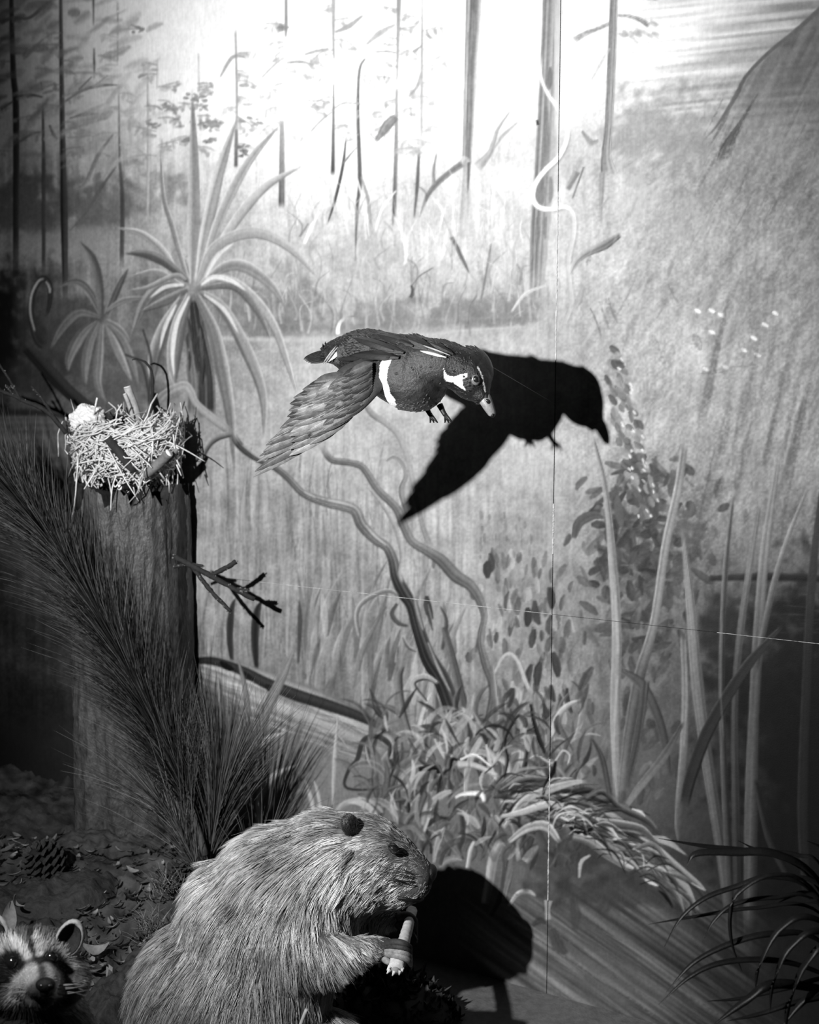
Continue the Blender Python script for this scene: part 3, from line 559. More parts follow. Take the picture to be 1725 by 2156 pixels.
# dark water behind the reeds
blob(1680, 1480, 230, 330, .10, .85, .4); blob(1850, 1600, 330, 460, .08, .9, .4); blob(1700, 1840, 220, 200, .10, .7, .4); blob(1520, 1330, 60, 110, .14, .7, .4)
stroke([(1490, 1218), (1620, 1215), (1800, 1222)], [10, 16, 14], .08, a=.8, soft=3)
for i in range(60): y = U(1250, 1340); x = U(1600, 1900); stroke([(x, y), (x + U(20, 70), y + U(-2, 4))], [1, U(2, 4), 1], U(.16, .30), a=.6)
for i in range(70):
    x = U(1440, 1960); y = U(820, 1250); l = U(150, 330)
    stroke([(x, y), (x + l * .10, y - l * .5), (x + l * .22, y - l)], [U(6, 20), U(8, 20), 2], U(.24, .50), a=U(.2, .5), soft=3, dry=.3, ends=(.2, .2))
for P, w, v, h in [([(1249, 918), (1275, 1030), (1290, 1180), (1299, 1330), (1296, 1500), (1302, 1700)], [5, 12, 18, 20, 22, 18], [.36, .40, .44, .46, .44, .40], .22), ([(1442, 935), (1428, 1030), (1402, 1150), (1378, 1310), (1345, 1430), (1322, 1560), (1306, 1700)], [14, 18, 18, 18, 24, 20, 16], [.36, .44, .44, .42, .26, .28, .36], .18),
      ([(1438, 1110), (1455, 1280), (1468, 1430), (1488, 1590), (1518, 1780), (1545, 1960)], [8, 20, 26, 26, 24, 30], [.40, .44, .42, .36, .32, .28], .18), ([(1437, 1330), (1443, 1450), (1440, 1570), (1428, 1720), (1432, 1780)], [10, 14, 16, 14, 6], [.38, .44, .46, .36, .3], .12), ([(1545, 1040), (1528, 1200), (1520, 1400), (1524, 1600), (1534, 1800), (1545, 1980)], [6, 12, 12, 14, 18, 22], [.30, .30, .26, .26, .24, .2], .14),
      ([(1600, 1060), (1578, 1200), (1560, 1330), (1548, 1480), (1550, 1700), (1556, 1980)], [8, 14, 16, 14, 18, 18], [.38, .40, .36, .28, .24, .18], .12), ([(1640, 960), (1612, 1150), (1598, 1330), (1588, 1500), (1582, 1700), (1580, 2000)], [10, 20, 24, 22, 28, 28], [.44, .42, .38, .36, .34, .26], .16), ([(1700, 1030), (1660, 1130), (1630, 1230), (1608, 1330), (1590, 1420)], [4, 10, 14, 12, 8], [.44, .44, .40, .36, .3], .12),
      ([(1735, 1000), (1712, 1200), (1700, 1400), (1690, 1700), (1700, 1900)], [10, 18, 18, 22, 18], .18, .05), ([(1650, 1315), (1575, 1400), (1500, 1520), (1460, 1620), (1440, 1700)], [6, 22, 26, 26, 20], [.26, .24, .20, .20, .18], .06), ([(1308, 1410), (1350, 1440), (1382, 1500), (1400, 1560), (1412, 1640)], [10, 22, 20, 16, 4], [.30, .28, .26, .26, .24], .06),
      ([(1246, 1555), (1268, 1600), (1285, 1680)], [6, 14, 12], .24, .1), ([(1440, 1520), (1400, 1590), (1345, 1660), (1318, 1700)], [6, 18, 16, 10], [.26, .34, .40, .44], .12), ([(1360, 1430), (1345, 1540), (1322, 1650)], [18, 16, 12], .26, .08), ([(1590, 1640), (1620, 1760), (1660, 1850)], [8, 20, 14], .16, .06), ([(1800, 950), (1780, 1300), (1775, 1900)], [10, 24, 20], .2, .05)]:
    stroke(P, w, v, hi=-.06, lo=h, streak=.08, soft=1.0)
stroke([(1300, 1420), (1292, 1560), (1300, 1690)], [5, 7, 5], .62, a=.7); stroke([(1443, 1340), (1446, 1470), (1440, 1580)], [3, 5, 3], .60, a=.7); stroke([(1296, 1250), (1302, 1380)], [5, 6], .6, a=.6); stroke([(1584, 1480), (1578, 1700), (1574, 1960)], [6, 9, 7], .46, a=.7); stroke([(1521, 1300), (1518, 1450), (1524, 1560)], [2, 3, 2], .5, a=.7)
stroke([(712, 705), (712, 690), (720, 674), (738, 666), (758, 668)], [7, 8, 6, 4, 2], [.92, .88, .70, .50, .45])
A *= 1 - .38 * reg(1500, 2400, 1280, 2500, 260)  # lower right darkened: swamp water and light falloff painted together
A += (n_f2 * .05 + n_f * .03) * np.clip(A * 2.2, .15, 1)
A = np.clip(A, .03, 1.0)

# ------------------------------------------------------------------ wall of painted boards
def srgb_lin(v): return np.where(v <= .04045, v / 12.92, ((v + .055) / 1.055) ** 2.4)
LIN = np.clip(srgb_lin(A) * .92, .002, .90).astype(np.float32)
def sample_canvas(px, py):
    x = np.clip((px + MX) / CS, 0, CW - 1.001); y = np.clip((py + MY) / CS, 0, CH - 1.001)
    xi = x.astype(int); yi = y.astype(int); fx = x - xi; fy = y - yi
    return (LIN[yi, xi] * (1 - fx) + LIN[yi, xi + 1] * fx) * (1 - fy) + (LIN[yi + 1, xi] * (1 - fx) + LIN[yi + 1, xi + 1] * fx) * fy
def mat_mural():
    m = bpy.data.materials.new('mural_paint'); m.use_nodes = True
    nt = m.node_tree; b = nt.nodes['Principled BSDF']
    b.inputs['Roughness'].default_value = 0.6; b.inputs['Specular IOR Level'].default_value = 0.12
    at_ = nt.nodes.new('ShaderNodeAttribute'); at_.attribute_name = 'tone'
    tc = nt.nodes.new('ShaderNodeTexCoord')
    def nz(scale, stretch, det=4):
        mp = nt.nodes.new('ShaderNodeMapping'); mp.inputs['Scale'].default_value = stretch
        nt.links.new(tc.outputs['Object'], mp.inputs[0])
        n = nt.nodes.new('ShaderNodeTexNoise'); n.inputs['Scale'].default_value = scale; n.inputs['Detail'].default_value = det
        nt.links.new(mp.outputs[0], n.inputs['Vector']); return n
    n1 = nz(160, (1, 1, .22)); n2 = nz(330, (1, 1, 1), 3)
    mr = nt.nodes.new('ShaderNodeMapRange'); mr.inputs['From Min'].default_value = .3; mr.inputs['From Max'].default_value = .7
    mr.inputs['To Min'].default_value = .94; mr.inputs['To Max'].default_value = 1.06
    nt.links.new(n1.outputs['Fac'], mr.inputs['Value'])
    mu = nt.nodes.new('ShaderNodeMath'); mu.operation = 'MULTIPLY'
    nt.links.new(at_.outputs['Fac'], mu.inputs[0]); nt.links.new(mr.outputs[0], mu.inputs[1])
    nt.links.new(mu.outputs[0], b.inputs['Base Color'])
    ad = nt.nodes.new('ShaderNodeMath'); ad.operation = 'ADD'
    nt.links.new(n1.outputs['Fac'], ad.inputs[0]); nt.links.new(n2.outputs['Fac'], ad.inputs[1])
    bp = nt.nodes.new('ShaderNodeBump'); bp.inputs['Strength'].default_value = .22; bp.inputs['Distance'].default_value = .001
    nt.links.new(ad.outputs[0], bp.inputs['Height']); nt.links.new(bp.outputs[0], b.inputs['Normal'])
    return m
M_MURAL = mat_mural()
S_SEAM, T_SEAM = 0.328, 0.798
def axis(lo, hi, fine_lo, fine_hi, step, coarse=.02):
    a = np.arange(lo, fine_lo, coarse) if lo < fine_lo else np.array([])
    b = np.linspace(fine_lo, fine_hi, max(2, int((fine_hi - fine_lo) / step)))
    c = np.arange(fine_hi + coarse, hi, coarse) if fine_hi < hi else np.array([])
    return np.concatenate([a[a < fine_lo - 1e-4], b, c, [hi] if hi > fine_hi + 1e-4 else []])
wall_back = empty('wall_back', wall_p(-.2, 0))
tag(wall_back, 'wall painted with a pale conifer swamp, reeds and palms', None, None, 'structure')
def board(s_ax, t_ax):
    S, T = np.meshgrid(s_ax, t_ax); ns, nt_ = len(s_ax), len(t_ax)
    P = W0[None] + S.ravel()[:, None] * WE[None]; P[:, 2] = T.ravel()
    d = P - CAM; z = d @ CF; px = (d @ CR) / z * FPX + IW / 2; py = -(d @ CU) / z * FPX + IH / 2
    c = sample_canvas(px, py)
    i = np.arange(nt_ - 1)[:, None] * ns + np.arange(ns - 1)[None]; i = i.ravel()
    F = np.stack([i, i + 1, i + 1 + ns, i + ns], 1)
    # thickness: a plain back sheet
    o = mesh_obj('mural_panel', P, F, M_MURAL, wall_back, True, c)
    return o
LF, RT = -1.75, 1.35
gap = .0008
lo_t, hi_t = -.02, 2.62
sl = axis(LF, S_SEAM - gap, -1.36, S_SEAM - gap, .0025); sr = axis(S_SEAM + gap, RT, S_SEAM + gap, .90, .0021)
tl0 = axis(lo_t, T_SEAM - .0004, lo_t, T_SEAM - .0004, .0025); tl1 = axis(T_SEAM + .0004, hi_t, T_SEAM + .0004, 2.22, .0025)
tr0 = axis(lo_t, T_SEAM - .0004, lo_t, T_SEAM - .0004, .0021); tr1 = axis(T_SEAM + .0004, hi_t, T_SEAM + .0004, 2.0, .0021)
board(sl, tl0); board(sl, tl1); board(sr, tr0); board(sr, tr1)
M_BACK = mat_tone('raw_backing_board', .02, .9, .2, 30)
bk = []
for o_ in (.004, .03):
    bk += [wall_p(LF, lo_t, -o_), wall_p(RT, lo_t, -o_), wall_p(RT, hi_t, -o_), wall_p(LF, hi_t, -o_)]
mesh_obj('backing_board', bk, [(0, 1, 2, 3), (7, 6, 5, 4), (0, 4, 5, 1), (1, 5, 6, 2), (2, 6, 7, 3), (3, 7, 4, 0)], M_BACK, wall_back, False)
# filler bead along the level joint, chipped filler along the upright one
M_FILL = mat_tone('joint_filler', .42, .8, .4, 60)
def bead(P0, P1, r, name):
    Q = np.linspace(0, 1, 80); V = []; F = []
    rr = np.random.RandomState(5)
    for q in Q:
        p = P0 + (P1 - P0) * q
        V.append(p); 
    v, f = tube(np.array(V), r * (0.5 + rr.rand(80)), 5, jitter=.3, rng=random.Random(3))
    return mesh_obj(name, v, f, M_FILL, wall_back)
bead(wall_p(-.42, T_SEAM, .0), wall_p(S_SEAM, T_SEAM, .0), .00042, 'joint_filler')
bead(wall_p(.66, T_SEAM, .0), wall_p(.98, T_SEAM, .0), .00042, 'joint_filler')
bead(wall_p(S_SEAM, 1.62, .0), wall_p(S_SEAM, 1.30, .0), .0014, 'joint_filler')
bead(wall_p(S_SEAM, 1.02, .0), wall_p(S_SEAM, .92, .0), .0016, 'joint_filler')
bead(wall_p(S_SEAM, .50, .0), wall_p(S_SEAM, .20, .0), .0014, 'joint_filler')
# ------------------------------------------------------------------ organic helpers
def frame(D):                            # points given as photo direction + offset towards the viewer, in pixels at distance D
    s = D / FPX
    def q(px, py, z=0.0): return at(px, py, D - z * s)
    return q, s
def pell(MBo, q, s, px, py, z, rx, ry, rz, ang=0.0, nu=20, nv=12, yaw=0.0):
    a = math.radians(ang); y = math.radians(yaw)
    ex = CR * math.cos(a) + CU * math.sin(a); ey = -CR * math.sin(a) + CU * math.cos(a); ez = -CF
    ex2 = ex * math.cos(y) + ez * math.sin(y); ez2 = -ex * math.sin(y) + ez * math.cos(y)
    M = np.stack([ex2, ey, ez2], 1)
    V, F = ellipsoid(q(px, py, z), np.array([rx, ry, rz]) * s, M, nu, nv)
    MBo.add(V, F)
def ptube(MBo, q, s, pts, R, sides=14, n=None, flat=1.0, up=None, c=None):
    P = catmull([q(*p) for p in pts], n or max(6, len(pts) * 5))
    V, F = tube(P, lerp_list(np.array(R) * s, len(P)), sides, True, flat, up)
    MBo.add(V, F, c)
def fuse(mb, voxel, smooth=10, fac=.5):  # union of the shapes as one continuous skin
    me = bpy.data.meshes.new('tmp'); me.from_pydata([tuple(v) for v in np.concatenate(mb.V)], [], mb.F)
    o = bpy.data.objects.new('tmp', me); COL.objects.link(o)
    r = o.modifiers.new('r', 'REMESH'); r.mode = 'VOXEL'; r.voxel_size = voxel
    sm = o.modifiers.new('s', 'SMOOTH'); sm.iterations = smooth; sm.factor = fac
    dg = bpy.context.evaluated_depsgraph_get(); dg.update()
    m2 = bpy.data.meshes.new_from_object(o.evaluated_get(dg))
    bpy.data.objects.remove(o); bpy.data.meshes.remove(me)
    n = len(m2.vertices); V = np.empty(n * 3, dtype=np.float32); m2.vertices.foreach_get('co', V)
    m2.polygons.foreach_set('use_smooth', np.ones(len(m2.polygons), dtype=bool))
    N = np.empty(n * 3, dtype=np.float32); m2.vertices.foreach_get('normal', N)
    return m2, V.reshape(-1, 3).astype(float), N.reshape(-1, 3).astype(float)
def to_px(P):
    d = np.asarray(P) - CAM; z = d @ CF
    return (d @ CR) / z * FPX + IW / 2, -(d @ CU) / z * FPX + IH / 2, z
def set_tone(me, c, name='tone'):
    a = me.color_attributes.new(name, 'FLOAT_COLOR', 'POINT')
    k = np.ones((len(c), 4), dtype=np.float32); k[:, :3] = np.asarray(c)[:, None]
    a.data.foreach_set('color', k.ravel())
def link_mesh(name, me, mat, parent=None):
    me.name = name; me.materials.clear(); me.materials.append(mat)
    o = bpy.data.objects.new(name, me); COL.objects.link(o)
    if parent: adopt(o, parent)
    return o
def sdist(px, py, P):                    # distance in px to a polyline
    P = np.asarray(P, dtype=float); D = np.full(np.shape(px), 1e9)
    for a, b in zip(P[:-1], P[1:]):
        d = b - a; t = np.clip(((px - a[0]) * d[0] + (py - a[1]) * d[1]) / (d @ d + 1e-9), 0, 1)
        D = np.minimum(D, np.hypot(px - a[0] - t * d[0], py - a[1] - t * d[1]))
    return D
def inside(px, py, P):
    c = np.zeros(np.shape(px), dtype=bool); n = len(P)
    for i in range(n):
        x1, y1 = P[i]; x2, y2 = P[(i + 1) % n]
        if y1 == y2: continue
        m = ((y1 > py) != (y2 > py)) & (px < (x2 - x1) * (py - y1) / (y2 - y1) + x1)
        c ^= m
    return c
def hair_mat(name, rough=.45, spec=.5, tip=1.5):
    m = bpy.data.materials.new(name); m.use_nodes = True; nt = m.node_tree; b = nt.nodes['Principled BSDF']
    b.inputs['Roughness'].default_value = rough; b.inputs['Specular IOR Level'].default_value = spec
    a = nt.nodes.new('ShaderNodeAttribute'); a.attribute_name = 'tone'
    ci = nt.nodes.new('ShaderNodeHairInfo')
    mr = nt.nodes.new('ShaderNodeMapRange'); mr.inputs['To Min'].default_value = .55; mr.inputs['To Max'].default_value = tip
    nt.links.new(ci.outputs['Intercept'], mr.inputs['Value'])
    mu = nt.nodes.new('ShaderNodeMath'); mu.operation = 'MULTIPLY'
    nt.links.new(a.outputs['Fac'], mu.inputs[0]); nt.links.new(mr.outputs[0], mu.inputs[1])
    nt.links.new(mu.outputs[0], b.inputs['Base Color'])
    return m
def fur(name, me, count, flow, length, tone, mat, parent, seed=1, rad=.00035, lift=.35, pts=5, clump=.5, keep=None, droop=.35, curl=.12, tuft=0.0, tuft_cell=.009):
    """strands rooted on the skin, combed along a flow field; flow/length/tone are functions of root positions"""
    r = np.random.RandomState(seed)
    me.calc_loop_triangles(); nt_ = len(me.loop_triangles)
    T = np.empty(nt_ * 3, dtype=np.int32); me.loop_triangles.foreach_get('vertices', T); T = T.reshape(-1, 3)
    V = np.empty(len(me.vertices) * 3, dtype=np.float32); me.vertices.foreach_get('co', V); V = V.reshape(-1, 3).astype(float)
    N = np.empty(len(me.vertices) * 3, dtype=np.float32); me.vertices.foreach_get('normal', N); N = N.reshape(-1, 3).astype(float)
    a, b, c = V[T[:, 0]], V[T[:, 1]], V[T[:, 2]]
    ar = np.linalg.norm(np.cross(b - a, c - a), axis=1); cum = np.cumsum(ar); cum /= cum[-1]
    i = np.searchsorted(cum, r.rand(count)); u = np.sqrt(r.rand(count)); v = r.rand(count)
    w = np.stack([1 - u, u * (1 - v), u * v], 1)[:, :, None]
    P = (V[T[i]] * w).sum(1); Nn = (N[T[i]] * w).sum(1); Nn /= np.linalg.norm(Nn, axis=1)[:, None]
    if keep is not None:
        k = keep(P, Nn); P = P[k]; Nn = Nn[k]
    n = len(P)
    D = flow(P, Nn); D = D - Nn * (D * Nn).sum(1)[:, None]; D /= np.maximum(np.linalg.norm(D, axis=1), 1e-6)[:, None]
    # clumping: direction wobble shared by neighbours
    cell = np.floor(P / .016).astype(int); h = (cell * [73856093, 19349663, 83492791]).sum(1)
    hr = np.random.RandomState(5); tab = hr.randn(4096, 3)
    wob = tab[h % 4096] * clump * .45 + r.randn(n, 3) * curl
    L = length(P, Nn) * (0.65 + .6 * r.rand(n)) ; tn = tone(P, Nn) * (0.62 + .75 * r.rand(n)) * (1 + .25 * tab[(h // 3) % 4096, 0])
    t = np.linspace(0, 1, pts)[None, :, None]
    dirn = D + Nn * (lift * (0.6 + .8 * r.rand(n)))[:, None] + wob * .55
    dirn /= np.linalg.norm(dirn, axis=1)[:, None]
    Q = P[:, None] + dirn[:, None] * L[:, None, None] * t + (D * .5 - Nn * .35 * lift / .35)[:, None] * (L[:, None, None] * .35) * t * t
    Q[:, :, 2] += -droop * L[:, None] * (t[:, :, 0] ** 2) * .5
    Q = Q + (tab[(h * 7) % 4096] * .06)[:, None] * L[:, None, None] * t ** 2
    if tuft:                             # neighbouring strands lean together towards a shared tip
        cl = np.floor(P / tuft_cell + r.randn(n, 3) * .25).astype(np.int64); key = (cl * [73856093, 19349663, 83492791]).sum(1)
        _, inv, cn = np.unique(key, return_inverse=True, return_counts=True)
        mt = np.stack([np.bincount(inv, Q[:, -1, k]) / cn for k in range(3)], 1)[inv]
        Q = Q + (mt - Q[:, -1])[:, None] * tuft * t ** 1.4
        kt = np.random.RandomState(9).rand(len(cn)); tn = tn * (.55 + .95 * kt[inv])
    cu = bpy.data.hair_curves.new(name); cu.add_curves([pts] * n)
    cu.attributes['position'].data.foreach_set('vector', Q.reshape(-1).astype(np.float32))
    ra = cu.attributes.get('radius') or cu.attributes.new('radius', 'FLOAT', 'POINT')
    R = rad * (1.0 - .85 * t[:, :, 0] ** 1.5) * np.ones((n, 1)) * (.7 + .6 * r.rand(n))[:, None]
    ra.data.foreach_set('value', R.reshape(-1).astype(np.float32))
    ta = cu.attributes.new('tone', 'FLOAT', 'CURVE'); ta.data.foreach_set('value', np.clip(tn, .004, .95).astype(np.float32))
    cu.materials.append(mat)
    o = bpy.data.objects.new(name, cu); COL.objects.link(o)
    o['kind'] = 'stuff'
    adopt(o, parent)
    return o
def feather(root, tip, width, nor, bend=.06, segs=9, cup=.18, thick=.0006, blunt=.5):
    """vane with a shaft: rounded blade, slightly cupped, with real thickness"""
    root = np.asarray(root, dtype=float); tip = np.asarray(tip, dtype=float); ax = tip - root; L = np.linalg.norm(ax); ax = ax / L
    side = nrm(np.cross(ax, nor)); nor = nrm(np.cross(side, ax))
    V = []; F = []
    prof = lambda t: (0.25 + .75 * min(1, t / .3)) * (1 - max(0, (t - blunt) / (1 - blunt)) ** 2.6) if t < 1 else 0.04
    for layer in (0, 1):
        for i in range(segs + 1):
            t = i / segs; w = width * .5 * max(.05, prof(t))
            cpt = root + ax * L * t + nor * (bend * L * math.sin(math.pi * t * .9) - layer * thick)
            for k in (-1, -.12, 0, .12, 1):
                rid = thick * .9 if (k == 0 and layer == 0) else 0
                V.append(cpt + side * w * k + nor * (rid - cup * w * k * k))
    m = 5 * (segs + 1)
    for i in range(segs):
        for k in range(4):
            a = i * 5 + k; F.append((a, a + 1, a + 6, a + 5)); b = m + a; F.append((b + 5, b + 6, b + 1, b))
        for k in (0, 4):
            a = i * 5 + k; q = (a, a + 5, a + 5 + m, a + m); F.append(q if k == 0 else q[::-1])
    return V, F

# ------------------------------------------------------------------ wood duck hung in flight before the wall
M_EYE = mat_tone('glass_eye', .012, .05, .1, 10, spec=.9, coat=1.0)
q, s = frame(DUCK_D)
mb = MB()
ptube(mb, q, s, [(690, 745, -100), (715, 742, -85), (745, 745, -60), (790, 756, -25), (835, 775, 10), (868, 786, 38), (893, 792, 60), (912, 792, 78)], [20, 32, 46, 60, 73, 80, 74, 48], 28, 60)
pell(mb, q, s, 868, 790, 42, 76, 76, 72)
pell(mb, q, s, 800, 745, -25, 90, 48, 70, -14)
ptube(mb, q, s, [(880, 775, 50), (915, 768, 62), (950, 770, 66), (980, 785, 66)], [66, 54, 46, 44], 24, 24)
pell(mb, q, s, 985, 788, 66, 60, 45, 44, -58)
pell(mb, q, s, 1003, 775, 58, 46, 34, 36, -66)
ptube(mb, q, s, [(1000, 808, 70), (1012, 832, 74), (1019, 846, 76)], [34, 22, 14], 18, 12)
dme, V, N = fuse(mb, .0017, 8)
px, py, pz = to_px(V)
rn = np.array([mnoise.noise(Vector((a * 90, b * 90, c * 90))) for a, b, c in V])
rf = np.array([mnoise.noise(Vector((a * 420, b * 420, c * 420))) for a, b, c in V])
tone = .012 + .005 * rn                                                     # glossy dark back
br = np.clip(1 - ((px - 872) / 82) ** 2 - ((py - 795) / 80) ** 2, 0, 1)
tone = tone + br ** .5 * (.016 + .012 * rn + .006 * rf)
lowb = np.clip((py - 838) / 20, 0, 1) * ((px > 800) & (px < 935))
tone = np.where((rf > .28), tone + lowb * .22, tone + lowb * .02)            # pale flecks under the breast
stripe = sdist(px, py, [(818, 752), (809, 772), (806, 800), (812, 825), (826, 850)])
flank = inside(px, py, [(805, 795), (785, 790), (772, 815), (790, 845), (840, 862), (828, 842)])
tone = np.where(flank, .13 + .12 * np.sign(np.sin((px * .8 + py * .9) * 1.1)) * .6 + .04 * rn, tone)
bk_ = sdist(px, py, [(803, 748), (791, 775), (788, 800), (797, 820)])
tone = np.where(bk_ < 9 + 2 * rn, .006, tone)
tone = np.where(stripe < 8.5 + 2.5 * rn + 1.5 * rf, .80, tone)
head = inside(px, py, [(935, 745), (960, 735), (1060, 735), (1075, 900), (1000, 905), (960, 850), (938, 800)])
tone = np.where(head, .010 + .003 * rn, tone)
crown = head & (px + .55 * (py - 760) > 1012) & (py < 800)
tone = np.where(crown, .018 + .010 * rn, tone)
bridle = inside(px, py, [(934, 776), (941, 789), (955, 794), (968, 789), (983, 786), (984, 793), (974, 799), (975, 811), (982, 823), (968, 815), (955, 806), (940, 803), (934, 794)])
tone = np.where(bridle, .85, tone)
brow = sdist(px, py, [(1006, 772), (1014, 788), (1019, 808), (1022, 824)])
tone = np.where(brow < 1.6 + 1.2 * rf, .55, tone)
under = inside(px, py, [(690, 762), (703, 733), (735, 725), (742, 740), (720, 762), (705, 772)])
tone = np.where(under, .05 + .02 * rf, tone)
set_tone(dme, np.clip(tone, .003, .9))
M_PLUME = mat_tone('duck_plumage', .1, .38, .22, 260, .55, attr=True, spec=.5)
duck = empty('wood_duck', q(850, 800, 0))
tag(duck, 'drake wood duck with drooping wing hung in flight before the painted wall', 'duck')
d_body = link_mesh('body', dme, M_PLUME, duck)
# short contour feathers over the back, sides and breast
rb = np.random.RandomState(21); mbp = MB(); idx = rb.permutation(len(V))[:5200]; cnt = 0
spine_flow = nrm(q(640, 757, -110) - q(880, 780, 50))
for i in idx:
    if bridle[i] or (head[i] and rb.rand() < .6) or px[i] > 1012 or stripe[i] < 20 or brow[i] < 8: continue
    if br[i] > .08 and rb.rand() < .9: continue
    n_ = N[i]; tdir = spine_flow * 1.0 + np.array([0, 0, -.25 * (py[i] > 760)]) + rb.randn(3) * .14
    if head[i]: tdir = nrm(q(960, 735, 40) - q(1030, 850, 80)) + rb.randn(3) * .1
    tdir = nrm(tdir - n_ * (tdir @ n_))
    L = (.007 if head[i] else .009 if br[i] > .05 else .015) * rb.uniform(.7, 1.2); w = L * .5
    Vv, Ff = feather(V[i] - n_ * .0005, V[i] + tdir * L + n_ * .0004, w, n_, .02, 3, .12, .0002)
    mbp.add(Vv, Ff, float(np.clip(tone[i] * rb.uniform(.75, 1.35) + .001, .003, .85))); cnt += 1
pl_ = mbp.build('contour_feathers', M_PLUME, duck, True, True); pl_['kind'] = 'stuff'
# eye, bill, foot
mb = MB(); pell(mb, q, s, 1001, 799, 104, 10, 12.5, 7, 20); eo = mb.build('eye', mat_tone('duck_iris', .12, .25, .35, 900, spec=.6), duck); tag(eo, 'pale ringed eye')
mb = MB(); pell(mb, q, s, 1002.5, 798.5, 108, 6.5, 7.5, 5.5, 20); mb.build('pupil', M_EYE, eo)
M_BILL = mat_tone('duck_bill', .17, .35, .35, 120, .15)
mb = MB(); ptube(mb, q, s, [(1012, 828, 76), (1022, 842, 82), (1030, 858, 84), (1037, 872, 82), (1038, 876, 80)], [15, 13.5, 11, 8, 3], 14, 24, flat=.72, up=CF); bo = mb.build('bill', M_BILL, duck); tag(bo, 'pale bill with dark nail')
mb = MB(); pell(mb, q, s, 1037.5, 874, 84, 4.5, 5, 5); mb.build('nail', mat_tone('bill_nail', .01, .4), bo)
for dx in (0,): mb = MB(); pell(mb, q, s, 1027, 845, 93, 3.2, 5.5, 2.5, 24); mb.build('nostril', M_EYE, bo)
mb = MB(); pell(mb, q, s, 1022, 833, 88, 11, 5, 4, -62); mb.build('forehead_patch', mat_tone('bill_base', .02, .5), bo)
M_FOOT = mat_tone('duck_foot_skin', .012, .5, .3, 90, .2)
for fx, fz in ((936, 22), (905, -30)):
    ft = MB(); ptube(ft, q, s, [(fx - 10, 852, fz), (fx - 2, 868, fz + 4), (fx + 2, 874, fz + 6)], [7, 5, 5], 8, 8)
    fo = ft.build('foot', M_FOOT, duck)
    for k in (-1, 0, 1):
        tt = MB(); ptube(tt, q, s, [(fx + 2, 873, fz + 6), (fx + 6 + k * 4, 882, fz + 10 + 5 * k), (fx + 9 + k * 8, 890, fz + 6 + 8 * k)], [4, 3, 1.2], 6, 6); tt.build('toe', M_FOOT, fo)
# tail fan
M_TAILF = mat_tone('duck_tail_feather', .014, .42, .3, 200, .3, stretch=(1, 1, 4))
up_t = nrm(CU * .9 - CF * .3)
for k in range(9):
    f_ = (k - 4) / 4
    Vv, Ff = feather(q(712, 742 + 10 * f_, -92 + 14 * f_), q(640 + 8 * f_ * f_ + 6 * max(f_, 0), 757 + 8 * f_, -118 + 46 * f_), 20 * s, nrm(up_t + .3 * f_ * -CF), .03, 7, .12)
    mb = MB(); mb.add(Vv, Ff); mb.build('tail_feather', M_TAILF, duck)
M_WHITEF = mat_tone('white_feather', .72, .6, .2, 200); M_PALEF = mat_tone('pale_grey_feather', .26, .55, .3, 200)
mb = MB(); Vv, Ff = feather(q(690, 762, -46), q(738, 727, -28), 9 * s, nrm(-CF + CU * .3), .10, 7); mb.add(Vv, Ff); o = mb.build('flank_plume', M_WHITEF, duck); tag(o, 'white curved flank plume')
for dx, dz in ((-7, -2), (-12, -5)):
    mb = MB(); Vv, Ff = feather(q(692 + dx, 766, -44 + dz), q(722 + dx, 727, -32 + dz), 3.5 * s, nrm(-CF), .14, 7); mb.add(Vv, Ff); mb.build('flank_plume', M_PALEF, duck)
# long scapular feathers lying over the shoulder
for i, (x0, y0, x1, y1, w, mt) in enumerate([(940, 752, 885, 739, 8, M_WHITEF), (948, 748, 892, 728, 5, M_PALEF), (935, 745, 860, 716, 18, M_TAILF), (900, 735, 830, 712, 20, M_TAILF), (870, 728, 795, 705, 20, M_TAILF), (850, 742, 770, 724, 22, M_TAILF), (830, 738, 745, 712, 22, M_TAILF), (905, 728, 850, 706, 16, M_TAILF), (840, 752, 740, 748, 24, M_TAILF), (820, 752, 712, 758, 22, M_TAILF), (955, 745, 905, 722, 12, M_TAILF)]):
    d0 = to_px(V); near = np.argsort((d0[0] - x0) ** 2 + (d0[1] - y0) ** 2)[:40]; z0 = d0[2][near].min()
    near = np.argsort((d0[0] - x1) ** 2 + (d0[1] - y1) ** 2)[:40]; z1 = d0[2][near].min()
    mb = MB(); Vv, Ff = feather(at(x0, y0, z0 - .004), at(x1, y1, z1 - .006), w * s, nrm(-CF + CU * .5), .05, 7, .2); mb.add(Vv, Ff); mb.build('scapular_feather', mt, duck)
